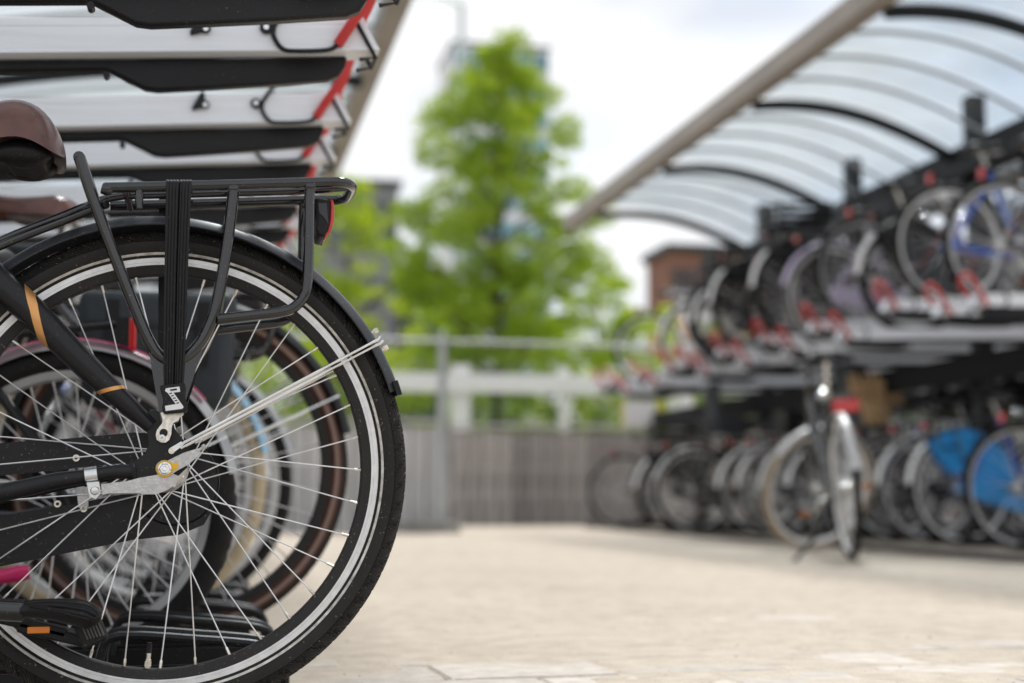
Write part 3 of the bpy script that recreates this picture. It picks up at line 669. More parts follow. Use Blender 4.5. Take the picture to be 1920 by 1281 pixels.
for s in (-1, 1):
    e = arc(0.3718, 31.0); e.y = s * 0.031; p0 = J(322, 846, N_ - 0.012) - HUB1; p0.y = s * 0.064; p1 = J(336, 835, N_ - 0.012) - HUB1; p1.y = s * 0.064
    e2 = arc(0.3765, 31.3); e2.y = s * 0.026; e3 = arc(0.378, 31.3)
    st.tube([p1, e, e2, e3], 0.0023, 8); 
    e = arc(0.3718, 30.0); e.y = s * 0.031; p1b = p1 + Vector((0.002, 0, -0.0045)); st.tube([p1b, e + Vector((0, s * 0.0002, 0)), arc(0.3765, 30.2) + Vector((0, s * 0.026, 0))], 0.0021, 8)
    st.prism([(p.x - HUB1.x, p.z - R1) for p in [J(316, 848, -0.06), J(318, 841, -0.06), (J(340, 828, -0.06)), J(345, 834, -0.06), J(322, 852, -0.06)]], s * 0.0655, s * 0.0615)
st.obj('mudguard_stay', M_steel, fen)
MB().disc((J(322, 846, -0.06).x, -0.0672, J(322, 846, -0.06).z - R1), 0.0045, -0.0025, 0.002, 12).obj('bolt', M_nip, fen)
for a in (33.2, 28.6):
    q0, q1 = arc(0.3715, a), arc(0.3835, a); MB().tube([q0, q0.lerp(q1, 0.4), q0.lerp(q1, 0.42), q1], [0.003, 0.003, 0.0045, 0.0042], 6).obj('bolt', M_nip, fen, smooth=20)

# carrier
ca = MB(); CN = -0.066
tr = [J(196, 352, CN), J(300, 350, CN), J(450, 346, CN), J(600, 342, CN), J(640, 342, CN), J(656, 346, CN + 0.012), J(660, 352, -0.03)]
tr = tr + [Vector((p.x, -p.y, p.z)) for p in reversed(tr)]
tr = [Vector((p.x, p.y, p.z)) for p in tr]
ca.tube(tr, 0.0079, 12, sub=5)
def side(pts, r, **k):
    for s in (1, -1): ca.tube([Vector((p.x, p.y * s, p.z)) for p in pts], r, 12, sub=5, **k)
left = [J(148, 294, CN), J(152, 304, CN), J(178, 382, CN), J(227, 512, CN), J(262, 600, CN), J(278, 636, CN), J(296, 664, CN), J(322, 678, CN), J(350, 668, CN), J(374, 645, CN), J(390, 616, CN), J(406, 570, CN), J(425, 463, CN), J(435, 384, CN), J(438, 358, CN), J(438, 352, CN)]
side(left, 0.0086)
side([J(582, 350, CN), J(580, 380, CN), J(579, 455, CN), J(576, 530, CN), J(568, 558, CN), J(552, 576, CN), J(528, 585, CN), J(470, 592, CN), J(408, 599, CN)], 0.0079)
ca.tube([J(148, 294, CN), Vector((J(148, 294, CN).x, 0, J(148, 290, CN).z)), Vector((J(148, 294, CN).x, 0.066, J(148, 294, CN).z))], 0.0084, 12, sub=4)
for y in (-0.022, 0.022):
    ca.tube([J(-60, 488, -0.02), J(0, 452, -0.022), J(120, 404, -0.024), J(190, 376, y), J(225, 368, y), J(260, 366, y), J(420, 362, y), J(560, 358, y), J(648, 352, y)], 0.0062, 10, sub=4)
for px in (236, 438, 584):
    z = J(px, 350, CN).z - 0.004; x = J(px, 350, CN).x; ca.tube([(x, -0.066, z), (x, 0.066, z)], 0.006, 8)
ca.tube([J(-60, 500, -0.03), J(0, 462, -0.034), J(120, 414, -0.04), J(186, 388, -0.058), J(200, 384, -0.066)], 0.0062, 10, sub=4)
ca.tube([J(261, 356, CN), J(261, 376, CN), J(262, 391, CN)], [0.006, 0.0062, 0.0052], 10)
for px, py in ((200, 354), (438, 354), (582, 350)):
    ca.tube([J(px - 9, py - 1, CN), J(px, py + 1, CN), J(px + 9, py - 1, CN)], [0.0078, 0.0094, 0.0078], 12, sub=3)
pl = [J2(x, y, CN) for x, y in [(276, 640), (298, 668), (330, 680), (362, 662), (384, 632), (376, 668), (352, 740), (336, 790), (318, 800), (302, 790), (292, 735)]]
for s in (-1, 1): ca.prism(pl, s * 0.0695, s * 0.0655)
carr = ca.obj('carrier', M_gloss, hero, smooth=50)
# rear light on the carrier
tb = [(589, 379), (600, 376), (614, 378), (620, 384), (619, 420), (614, 444), (606, 449), (593, 445), (590, 432), (592, 405)]
tb = [J2(x, y, -0.02) for x, y in tb]
tl = MB().prism(tb, -0.040, 0.040).obj('tail_light', M_plast, hero, bevel=0.004, smooth=30)
MB().prism([J2(x, y, -0.02) for x, y in [(617, 378), (623, 380), (625, 396), (624, 420), (617, 440), (608, 450), (606, 446), (613, 436), (617, 415), (618, 395)]], -0.0405, 0.0405).obj('lens', M_red, tl, bevel=0.002, smooth=30)
MB().prism([J2(x, y, -0.045) for x, y in [(597, 380), (613, 380), (616, 420), (609, 408), (599, 398)]], -0.0418, -0.039).obj('light_cover', mat('light_cover', (0.03, 0.033, 0.04), 0.3), tl, smooth=0)
MB().box(J(590, 400, 0.0), (0.02, 0.05, 0.02)).obj('light_bracket', M_plast, tl, smooth=0)
# elastic strap
path_px = [(335.5, 339, 0.05), (335.5, 338, -0.05), (335.5, 340, -0.074), (335, 352, -0.080), (333, 420, -0.080), (330, 520, -0.079), (328, 620, -0.079), (326, 690, -0.080), (325, 730, -0.080)]
wid = [24.5, 24.5, 24.5, 24, 23, 22, 21.5, 20, 18]
sm = MB(); vs, fs = [], []; cols = 8 * 4
for (px, py, yo), hw in zip(path_px, wid):
    for c in range(cols + 1):
        q = c / cols; rib = 0.0014 * abs(math.sin(PI * 8 * q)) - (0.003 if abs(q - 0.52) < 0.018 else 0); e = J(px + (q * 2 - 1) * hw, py, yo)
        n = Vector((0, -1, 0)) if yo < -0.06 else Vector((0, 0, 1)); vs.append(e + n * rib)
    for c in range(cols, -1, -1):
        q = c / cols; e = J(px + (q * 2 - 1) * hw, py, yo); n = Vector((0, -1, 0)) if yo < -0.06 else Vector((0, 0, 1)); vs.append(e - n * 0.0022)
k = 2 * (cols + 1)
for i in range(len(path_px) - 1):
    for c in range(k): fs.append((i * k + c, (i + 1) * k + c, (i + 1) * k + (c + 1) % k, i * k + (c + 1) % k))
fs += [tuple(range(k - 1, -1, -1)), tuple((len(path_px) - 1) * k + c for c in range(k))]
strap = sm.add(vs, fs).obj('elastic_strap', M_plast, hero, smooth=35)
# the strap's return on the far side
MB().add([J(x, y, 0.07) for x, y in ((298, 372), (322, 372), (318, 690), (296, 690))] + [J(x, y, 0.073) for x, y in ((298, 372), (322, 372), (318, 690), (296, 690))], [(0, 1, 2, 3), (7, 6, 5, 4), (0, 4, 5, 1), (1, 5, 6, 2), (2, 6, 7, 3), (3, 7, 4, 0)]).obj('strap_return', M_plast, strap, smooth=0)
def Z2(zx, zy, yo): return J2(220 + zx / 4.746, 690 + zy / 4.746, yo)       # close-up coordinates
bo = [(378, 165), (395, 155), (585, 134), (604, 140), (608, 175), (602, 225), (605, 270), (622, 330), (622, 385), (608, 395), (425, 412), (408, 400), (398, 355), (408, 310), (405, 260), (388, 215)]
MB().prism([Z2(x, y, -0.09) for x, y in bo], -0.0945, -0.079).obj('strap_buckle', M_plast, strap, bevel=0.0028, smooth=30)
emb = MB(); EY = -0.09505
def flat(pts, y0=EY, y1=-0.0938, mi=0): emb.prism([Z2(x, y, -0.0945) for x, y in pts], y0, y1, mi)
flat([(424, 205), (432, 182), (552, 166), (560, 212), (500, 220), (584, 338), (520, 322), (448, 222)])
flat([(424, 338), (520, 322), (584, 338), (590, 350), (578, 364), (430, 383)])
flat([(468, 192), (528, 183), (531, 197), (474, 206)], -0.0955, -0.0948, 1)
for i in range(5):
    x, y = 462 + i * 15.5, 226 + i * 21; flat([(x, y), (x + 24, y - 6), (x + 27, y + 3), (x + 3, y + 9)], -0.0955, -0.0948, 1)
emb.obj('buckle_emblem', [M_whitepl, M_plast], strap, smooth=0)
clasp = [(385, 402), (400, 395), (560, 405), (592, 400), (585, 425), (556, 440), (545, 470), (500, 490), (486, 520), (480, 590), (462, 640), (432, 664), (390, 664), (352, 640), (342, 600), (352, 555), (378, 520), (400, 490), (402, 455)]
MB().prism([Z2(x, y, -0.076) for x, y in clasp], -0.0785, -0.0765).obj('strap_clasp', M_nip, strap, smooth=30)
cc = Z2(412, 578, -0.078); MB().disc((cc[0], -0.0786, cc[1]), 0.0058, -0.0004, 0.001, 20).obj('clasp_hole', M_plast, strap)
cc = Z2(397, 622, -0.078); MB().lathe([(0.0001, -0.0015), (0.0022, -0.0040), (0.0046, -0.0040), (0.0055, 0.0015)], 14, c=(cc[0], -0.0785, cc[1]), closed=False).obj('bolt', M_steel, strap)

# chaincase on the far side
oc = [(-330, 850), (-200, 842), (0, 832), (120, 824), (250, 812), (330, 815), (380, 838), (408, 880), (408, 940), (382, 984), (335, 1003), (250, 1012), (120, 1038), (0, 1062), (-150, 1105), (-300, 1130), (-390, 1100), (-430, 1010), (-410, 900)]
ol = [J2(x, y, 0.06) for x, y in oc]
inn = [(-300, 918), (-150, 905), (0, 892), (140, 878), (236, 868), (250, 890), (240, 925), (140, 945), (0, 968), (-150, 1000), (-290, 1030), (-340, 975)]
il = [J2(x, y, 0.06) for x, y in inn]
m = MB(); n = len(ol)
from mathutils.geometry import tessellate_polygon
tri = tessellate_polygon([[Vector((x, z, 0)) for x, z in ol], [Vector((x, z, 0)) for x, z in il]])
allp = ol + il
cy0, cy1 = 0.044, 0.074; N2 = len(allp)
vs = [(x, cy0, z) for x, z in allp] + [(x, cy1, z) for x, z in allp]; fs = [t for t in tri] + [(a + N2, c + N2, b + N2) for a, b, c in tri]
for q0, cnt in ((0, n), (n, len(il))):
    for i in range(cnt): j = q0 + (i + 1) % cnt; fs.append((q0 + i, j, N2 + j, N2 + q0 + i))
cco = m.add(vs, fs).obj('chaincase', M_casing, hero, smooth=30)
for px, py in ((143, 859), (157, 954), (108, 945)):
    q = J(px, py, 0.043); MB().disc((q.x, q.y, q.z), 0.0052, -0.0025, 0.003, 14).disc((q.x, q.y, q.z), 0.0024, -0.0032, 0.0, 6, mi=1).obj('screw', [M_nip, M_plast], cco)
MB().prism([J2(x, y, 0.04) for x, y in [(143, 915), (166, 913), (166, 950), (148, 952)]], 0.036, 0.043).obj('case_bracket', M_dull, cco, smooth=0)
q = J(330, 905, 0.043); MB().lathe([(0.062, 0.0), (0.0635, -0.002), (0.065, 0.0), (0.0635, 0.002)], 40, c=(q.x, 0.0437, q.z)).obj('case_rim', M_casing, cco)
# saddle
S = J
sr = [ # px x, top y, bottom y, half width m
 (123, 291, 300, 0.012), (121, 276, 302, 0.045), (114, 255, 302, 0.068), (100, 230, 296, 0.086), (78, 208, 284, 0.096), (50, 197, 277, 0.100), (20, 196, 280, 0.098), (-20, 205, 285, 0.088), (-70, 216, 286, 0.066), (-130, 220, 280, 0.040), (-200, 218, 268, 0.026), (-232, 226, 262, 0.018), (-240, 240, 252, 0.006)]
vs, fs = [], []; sg = 32
for px, ty, by, hw in sr:
    a, b = J(px, ty), J(px, by)
    for k in range(sg):
        t = 2 * PI * k / sg; c, s_ = math.cos(t), math.sin(t)
        y = hw * math.copysign(abs(c) ** 0.75, c); z = b.z + (a.z - b.z) * (abs(s_) ** 0.75) if s_ > 0 else b.z + 0.016 * abs(s_) * min(1, hw / 0.05)
        z -= 0.018 * (abs(c) ** 3) * min(1, hw / 0.09) * (1 if s_ >= 0 else 0.6) * 0.6
        vs.append((a.x, y, z))
for i in range(len(sr) - 1):
    for k in range(sg): fs.append((i * sg + k, (i + 1) * sg + k, (i + 1) * sg + (k + 1) % sg, i * sg + (k + 1) % sg))
fs += [tuple(range(sg)), tuple((len(sr) - 1) * sg + k for k in range(sg - 1, -1, -1))]
sad = MB().add(vs, fs).obj('saddle', M_leather, hero, smooth=60)
sb = sad.modifiers.new('smooth', 'SUBSURF'); sb.levels = sb.render_levels = 1
bw = MB(); 
for yy in (-0.045, 0.045):
    c = J(40, 285, -0.05); c.y = yy
    bw.add(*(lambda vv: (vv, [(i * 12 + k, (i + 1) * 12 + k, (i + 1) * 12 + (k + 1) % 12, i * 12 + (k + 1) % 12) for i in range(7) for k in range(12)]))([(c.x + 0.040 * math.cos(R_(-90 + 180 * i / 7)) * math.cos(2 * PI * k / 12) * 1.05, c.y + 0.034 * math.cos(R_(-90 + 180 * i / 7)) * math.sin(2 * PI * k / 12), c.z + 0.020 * math.sin(R_(-90 + 180 * i / 7)) - 0.002) for i in range(8) for k in range(12)]))
bw.obj('elastomer_spring', M_plast, sad, smooth=70)
MB().prism([J2(x, y) for x, y in [(-60, 282), (20, 284), (96, 280), (95, 296), (86, 316), (62, 326), (22, 321), (18, 316), (-60, 315)]], -0.05, 0.05).obj('saddle_base', M_plast, sad, bevel=0.008)
rl = MB()
for y in (-0.03, 0.03): rl.tube([J(60, 295, y), J(0, 300, y), J(-120, 312, y), J(-200, 268, y)], 0.004, 8, sub=3)
rl.tube([J(-70, 330), Vector((-0.355, 0, 0.74))], 0.0135, 10); rl.obj('seat_post', M_steel, sad)
# crank, pedals, folded kickstand
BB = Vector((-0.46, 0, 0.285)); crk = MB(); e = J(150, 1190, -0.1); e.y = -0.085
MB().tube([BB + Vector((0, -0.07, 0)), Vector((-0.40, -0.085, 0.13))], [0.014, 0.011]).tube([BB + Vector((0, 0.09, 0)), BB * 2 - Vector((-0.40, -0.09, 0.13)) + Vector((0, 0.0, 0))], [0.014, 0.011]).tube([BB + Vector((0, -0.075, 0)), BB + Vector((0, 0.095, 0))], 0.010).obj('crank', M_gloss, hero)
ks = MB()
ks.tube([J(-150, 1118, -0.115), J(-60, 1140, -0.115), J(45, 1146, -0.115)], [0.012, 0.0155, 0.0155], 14, mi=0)
kst = ks.obj('kickstand', M_gloss, hero)
ft = MB(); ksec = [(40, 1129, 1160, 0.016), (60, 1124, 1160, 0.018), (100, 1122, 1164, 0.020), (140, 1122, 1174, 0.022), (165, 1127, 1180, 0.022), (182, 1136, 1172, 0.019), (191, 1146, 1160, 0.010)]
vs, fs = [], []
for px, ty, by, hw in ksec:
    a, b = J(px, ty, -0.115), J(px, by, -0.115)
    for k in range(16):
        t = 2 * PI * k / 16; vs.append((a.x, -0.115 + hw * math.cos(t), (a.z + b.z) / 2 + (a.z - b.z) / 2 * math.sin(t)))
for i in range(len(ksec) - 1):
    for k in range(16): fs.append((i * 16 + k, (i + 1) * 16 + k, (i + 1) * 16 + (k + 1) % 16, i * 16 + (k + 1) % 16))
fs += [tuple(range(16)), tuple((len(ksec) - 1) * 16 + k for k in range(15, -1, -1))]
ft.add(vs, fs)
ft.obj('stand_foot', M_plast, kst, smooth=45)
rg = MB()
for q in ([(48, 1131), (100, 1128), (160, 1134), (184, 1150), (178, 1160), (150, 1152), (48, 1131)], [(55, 1134), (110, 1136), (155, 1143), (180, 1153)], [(55, 1136), (105, 1146), (150, 1158), (168, 1162)]):
    rg.tube([J(x, y, -0.137) for x, y in q], 0.0017, 6, sub=3)
rg.obj('foot_rib', M_plast, kst)
pd = MB(); pc = J(120, 1188, -0.02); rot = Matrix.Rotation(R_(14), 3, 'Y')
pd.box(J(105, 1186, -0.03), (0.10, 0.07, 0.016), rot=rot); pd.box(J(172, 1186, -0.075), (0.036, 0.03, 0.034), rot=Matrix.Rotation(R_(-24), 3, 'Y')); pd.box(J(60, 1172, -0.05), (0.10, 0.03, 0.014), rot=rot)
ped = pd.obj('pedal', M_plast, hero, bevel=0.003, smooth=0)
for i in range(6): MB().box(J(158 + i * 6, 1183 - i * 1.6, -0.0915), (0.0024, 0.004, 0.026), rot=Matrix.Rotation(R_(-24), 3, 'Y')).obj('pedal_tread', M_rubg, ped, smooth=0)
MB().box(J(73, 1181, -0.06), (0.030, 0.012, 0.009)).obj('pedal_reflector', M_orange, ped, smooth=0, bevel=0.001)
# ------------------------------------------------------------------ two-tier rack trays
YT = 2.62
TE = atY(705, 112, YT + 0.03)                    # the aisle end of the second tray's lower edge
_l = atY(0, 119, YT + 0.03); TILT = math.atan2(TE.z - _l.z, TE.x - _l.x)
ex, en = Vector((math.cos(TILT), 0, math.sin(TILT))), Vector((-math.sin(TILT), 0, math.cos(TILT)))
def TJ(px, py, yo): q = atY(px, py, YT + yo) - Vector((TE.x, YT, TE.z)); return q
def TJ2(px, py, yo): q = TJ(px, py, yo); return (q.x, q.z)
def make_tray(g0=0.004, bar=-0.024):
    root = empty('rack_tray')
    half = [(-0.0335, 0.0), (-0.0335, 0.0035), (-0.0302, 0.005), (-0.030, 0.046), (-0.0288, 0.0475), (-0.0288, 0.0495), (-0.030, 0.051), (-0.030, 0.066), (-0.026, 0.066), (-0.026, 0.012)]
    sec = half + [(-y, z) for y, z in reversed(half)]
    m = MB(); n = len(sec); vs = []
    for t in (-1.9, 0.0): vs += [ex * (t - (0.43 * z if t == 0 else 0)) + en * z + Vector((0, y, 0)) for y, z in sec]
    m.add(vs, [(i, (i + 1) % n, n + (i + 1) % n, n + i) for i in range(n)] + [tuple(range(n - 1, -1, -1)), tuple(range(n, 2 * n))])
    m.obj('tray_channel', M_tray, root, smooth=20)
    g = [(649, 113.5), (645, 131), (633, 149), (612, 158), (500, 166), (396, 172), (297, 177), (273, 174), (206, 140.5), (198, 139)]
    gl = [TJ2(x, y, 0.030) for x, y in g] + [tuple((ex * -1.7 + en * bar)[i] for i in (0, 2)), tuple((ex * -1.7 + en * -0.003)[i] for i in (0, 2))]
    MB().prism(gl, g0, 0.030).obj('under_guard', M_rack, root, smooth=30, bevel=0.005)
    W = -0.036; hp = [(545, 10), (530, 26), (514, 50), (514, 70), (530, 92), (556, 96), (604, 95), (624, 91), (636, 80)]
    for s in (1,):
        P = [TJ(x, y, W) for x, y in hp]; hs = MB()
        hs.tube(P, 0.0045, 10, sub=4); Q = [Vector((p.x, -p.y, p.z)) for p in P]; hs.tube(Q, 0.0045, 10, sub=4)
        hs.disc((TJ(499, 52, W).x, W, TJ(499, 52, W).z), 0.0115, -0.002, 0.004, 20); hs.box(TJ(508, 52, W), (0.018, 0.005, 0.014))
        h = hs.obj('pull_handle', M_rack, root)
        MB().disc((TJ(499, 52, W).x, W - 0.003, TJ(499, 52, W).z), 0.005, -0.002, 0.003, 12).obj('bolt', M_steel, h)
        a, b = TJ(633, 84, W), TJ(688, 6, W); c = b + (b - a).normalized() * 0.02
        arch = [a, a.lerp(b, 0.5) + Vector((0, -0.014, 0)), b + Vector((0, -0.028, 0)), c + Vector((0.006, -0.026, 0.02)), Vector((c.x + 0.016, -0.045, c.z + 0.05)), Vector((c.x + 0.020, 0, c.z + 0.066))]
        arch = arch + [Vector((p.x, -p.y, p.z)) for p in reversed(arch[:-1])]
        MB().tube(arch, 0.0098, 12, sub=3).obj('red_grip', M_redgrip, h)
    e = MB(); tops = TJ(668, 40, -0.034); tip = TJ(704, 108, -0.034)
    for s in (1, -1): e.tube([Vector((tops.x, s * tops.y, tops.z)), Vector((tip.x, s * tip.y, tip.z)), Vector((tip.x - 0.03, s * tip.y, tip.z - 0.006))], 0.0042, 8)
    e.tube([tip, Vector((tip.x, -tip.y, tip.z))], 0.0042, 8); e.obj('end_rod', M_rack, root)
    for px in (386,):
        k = MB().prism([TJ2(x, y, -0.034) for x, y in [(376, 26), (384, 26), (386, 46), (393, 47), (396, 56), (390, 63), (376, 62), (357, 67), (356, 60)]], -0.040, -0.0315).obj('wheel_stop', M_rack, root, bevel=0.002)
        q = TJ(386, 54, -0.040); MB().disc((q.x, -0.0405, q.z), 0.0048, -0.002, 0.002, 12).obj('bolt', M_steel, k)
    q = TJ(200, 143, -0.03); MB().disc((q.x, -0.03, q.z), 0.006, -0.012, 0.01, 10).obj('roller', M_rack, root)
    return root
tray0 = make_tray()
tray1 = make_tray(-0.0325, -0.045)
used = {}
def tray(loc, rz, label, group):
    p = tray1 if 'far' in group else tray0; t = p if p.name not in used else copy_tree(p); used[p.name] = 1
    t.location = loc; t.rotation_euler = (0, TILT + 0.03 if rz else 0, rz); tag(t, label, 'bike tray', group); return t
LT = [2.25, 2.62, 3.14, 3.51, 4.03, 4.40, 4.92, 5.29, 5.81, 6.18, 6.70, 7.07, 7.59, 7.96]
ORD = ['first', 'second', 'third', 'fourth', 'fifth', 'sixth', 'seventh', 'eighth', 'ninth', 'tenth', 'eleventh', 'twelfth', 'thirteenth', 'fourteenth', 'fifteenth', 'sixteenth', 'seventeenth', 'eighteenth']
for i, y in enumerate(LT):
    lab = {0: 'white rack tray cut off by the top edge, only its black guard showing',
           1: 'highest fully seen white rack tray of the near rack, with sharp red grip and bolts',
           2: 'white rack tray just above the brown saddle, second below the top, red grip',
           3: 'white rack tray level with the brown saddle, its handle wire grey and blurred'}.get(i, f'{ORD[i]} white rack tray of the near rack counted from the top')
    tray(Vector((TE.x, y, TE.z)), 0, lab, 'trays of the near rack')
# near rack frame
fr = empty('bike_rack', (-0.9, 5.2, 0)); tag(fr, 'black two-tier bicycle rack frame carrying the white trays over the black bicycle', 'bike rack')
O = Vector((-0.9, 5.2, 0))
zb = TE.z + TILT * 0 - 0.20
for x, z in ((-0.80, TE.z - 0.115), (-1.75, TE.z - 0.19)): MB().box(Vector((x, 5.2, z)) - O, (0.07, 6.4, 0.12)).obj('rack_beam', M_beam, fr, bevel=0.004)
for y in (2.44, 4.7, 7.0, 8.2):
    for x in (-0.80, -1.75): MB().box(Vector((x, y, (TE.z - 0.2) / 2)) - O, (0.055, 0.055, TE.z - 0.2)).obj('rack_post', M_rack, fr, smooth=0)
for x in (-0.10, -1.2): MB().box(Vector((x, 5.2, 0.012)) - O, (0.06, 6.4, 0.016)).obj('floor_rail', M_rack, fr, smooth=0)
LOW = [2.30, 2.62, 3.0, 3.36, 3.74, 4.12, 4.5, 4.9, 5.3, 5.7]
for i, y in enumerate(LOW):
    m = MB(); x1 = 0.11; zt = 0.040
    for s in (-1, 1): m.box(Vector((-0.55, y + s * 0.034, zt)) - O, (1.30, 0.005, 0.032))
    m.box(Vector((-0.55, y, zt - 0.018)) - O, (1.30, 0.073, 0.006)); c = m.obj('wheel_gutter', M_rack, fr, smooth=0)
    h = MB(); z0 = 0.068
    for s in (-1, 1):
        h.tube([Vector((-0.145, y + s * 0.045, z0 - 0.02)) - O, Vector((-0.143, y + s * 0.045, z0 + 0.02)) - O, Vector((-0.118, y + s * 0.045, z0 + 0.042)) - O, Vector((0.0, y + s * 0.045, z0 + 0.034)) - O, Vector((0.10, y + s * 0.045, z0 + 0.022)) - O, Vector((0.128, y + s * 0.045, z0)) - O, Vector((0.130, y + s * 0.045, 0.02)) - O], 0.0070, 8, sub=3)
    h.obj('wheel_hoop', M_rack, c)

# ------------------------------------------------------------------ glazed shelter (built for the far side, copied over the near side)
XE = 3.25; XB = atY(1800, 298, atX(1400, 190, XE).y).x
XE2, XB2 = 0.90, -1.9
zE = atX(1400, 197, XE).z; zB = atX(1800, 305, XB).z
def wing(t): return zE + 0.035 * math.sin(PI * min(1, t * 1.0)) * 1.9 - (zE - zB) * t ** 1.7
M_bar = mat('grey_glazing_bar', (0.34, 0.36, 0.38), 0.5)
_a = [atX(px, py, XE).y for px, py in ((1400, 190), (1235, 315), (1115, 400))]; _d = (_a[2] - _a[0]) / 2
arch_y = [_a[0] + _d * k for k in (-4, -3, -2, -1, 0, 1, 2)]
print('SURVEY', XB, zE, zB, arch_y)
def make_shelter(XE, XB):
    S = Vector((XB, 6.3, 0)); root = empty('bike_shelter', S)
    def rib(y, r, n, s):
        pts = [Vector((XB - s * (XB - XE - 0.04) * (1 - t), y, wing(t))) - S for t in [i / n for i in range(n + 1)]]; return pts
    L0, L1 = arch_y[0] - 0.05, arch_y[-1] + 0.05; yc = (L0 + L1) / 2
    for s in (1, -1):
        xe = XB - s * (XB - XE)
        MB().box(Vector((xe, yc + 0.42, zE + 0.08)) - S, (0.12, L1 - L0 + 0.84, 0.13)).obj('fascia', M_fascia, root, bevel=0.008, smooth=0)
        for k, y in enumerate(arch_y):
            MB().tube(rib(y, 0.04, 16, s), 0.042, 8, flat=0.7).obj('arch_rib', M_dark, root)
            if k == len(arch_y) - 1: continue
            y2 = arch_y[k + 1]
            for q in range(4):
                ya, yb = y + (y2 - y) * q / 4, y + (y2 - y) * (q + 1) / 4
                if q: MB().tube([p + Vector((0, 0, 0.035)) for p in rib(ya, 0.02, 14, s)], 0.013, 6).obj('glazing_bar', M_bar, root)
                a, b = rib(ya + 0.006, 0, 14, s), rib(yb - 0.006, 0, 14, s); g = MB(); n = len(a); up = Vector((0, 0, 0.056))
                g.add([p + up for p in a] + [p + up for p in b], [(i, i + 1, n + i + 1, n + i) for i in range(n - 1)]); g.obj('glass_panel', M_glass, root, smooth=80)
    MB().box(Vector((XB, yc, zB - 0.02)) - S, (0.15, L1 - L0, 0.19)).obj('valley_beam', M_dark, root, bevel=0.006, smooth=0)
    for y in arch_y:
        MB().box(Vector((XB + 0.11, y, (zB + 0.44) / 2)) - S, (0.11, 0.11, zB + 0.44)).obj('shelter_post', M_dark, root, bevel=0.006, smooth=0)
    return root
shel = make_shelter(XE, XB); tag(shel, 'glass roofed bicycle shelter with curved black ribs over the far two-tier rack', 'bike shelter', 'bicycle shelters')
sh2 = make_shelter(XB2 - (XE2 - XB2), XB2)
tag(sh2, 'bicycle shelter over the near rack, only its taupe eave showing beside the tray ends', 'bike shelter', 'bicycle shelters')
# ------------------------------------------------------------------ ground
MB().add([(-400, -60, -0.035), (400, -60, -0.035), (400, 700, -0.035), (-400, 700, -0.035)], [(0, 1, 2, 3)]).obj('ground', M_ground, smooth=0)['kind'] = 'structure'
def fbm(x, y, s, o=3, seed=0):
    v, a = 0, 1
    for i in range(o): v += a * mnoise.noise(Vector((x * s + seed, y * s + 3.1 * seed, seed * 0.7))); s *= 2.1; a *= 0.5
    return v
def sheet(name, xs, ys, zf, m):
    nx, ny = len(xs), len(ys); vs = [(x, y, zf(x, y)) for y in ys for x in xs]
    fs = [(j * nx + i, j * nx + i + 1, (j + 1) * nx + i + 1, (j + 1) * nx + i) for j in range(ny - 1) for i in range(nx - 1)]
    return MB().add(vs, fs).obj(name, m, smooth=180)
def lin(a, b, n): return [a + (b - a) * i / n for i in range(n + 1)]
pave = empty('pavement'); pave['kind'] = 'structure'; pave['label'] = 'sand covered concrete paving of the bicycle park'
PR = R_(2.2); px0, py0 = 0.30, 1.70; pw, pd = 0.32, 0.228
pm = []
for v in range(3):
    g = MB(); a, b = pw / 2 - 0.003, pd / 2 - 0.003; c = 0.005
    g.add([(-a, -b, -0.06), (a, -b, -0.06), (a, b, -0.06), (-a, b, -0.06), (-a, -b, -c), (a, -b, -c), (a, b, -c), (-a, b, -c), (-a + c, -b + c, 0), (a - c, -b + c, 0), (a - c, b - c, 0), (-a + c, b - c, 0)],
          [(0, 1, 5, 4), (1, 2, 6, 5), (2, 3, 7, 6), (3, 0, 4, 7), (4, 5, 9, 8), (5, 6, 10, 9), (6, 7, 11, 10), (7, 4, 8, 11), (8, 9, 10, 11)]); pm.append(g.mesh('paver', M_paver, 0))
for j in range(14):
    for i in range(-2, 11):
        x = i * pw + (pw / 2 if j % 2 else 0); y = j * pd
        X, Y = px0 + x * math.cos(PR) - y * math.sin(PR), py0 + x * math.sin(PR) + y * math.cos(PR)
        o = mkobj('paver', random.choice(pm), pave, (X, Y, random.uniform(-0.0025, 0.0015))); o.rotation_euler = (random.gauss(0, 0.002), random.gauss(0, 0.002), PR)
def sand_z(x, y):
    q = 0.0004 + 0.0045 * fbm(x, y, 1.25, 3, 5.3) + 0.0022 * fbm(x, y, 8, 3, 2.1)
    u = (x - px0) * math.cos(PR) + (y - py0) * math.sin(PR); v = -(x - px0) * math.sin(PR) + (y - py0) * math.cos(PR)
    q += 0.0032 * min(1, max(0, (y - 2.75) / 0.5)) + (0.010 * min(1, max(0, (y - 3.6) / 1.0)))
    q -= 0.006 * max(0, 1 - abs(x - 0.42) / 0.28) * max(0, 1 - abs(y - 2.48) / 0.30)
    dj = abs(((v / pd + 0.5) % 1) - 0.0) * pd; dj = min(dj, pd - dj)
    row = math.floor(v / pd + 0.5); uu = u - (pw / 2 if row % 2 else 0); di = ((uu / pw + 0.5) % 1) * pw; di = min(di, pw - di)
    return q - (0.0042 * math.exp(-(min(di, dj) / 0.004) ** 2)) * (0.6 + 0.5 * fbm(x, y, 3, 2, 9))
s1 = sheet('sand', lin(-0.5, 3.3, 420), lin(1.9, 4.7, 330), sand_z, M_sand); s1['kind'] = 'structure'
def far_z(x, y): return 0.0085 + 0.006 * fbm(x, y, 1.0, 3, 4)
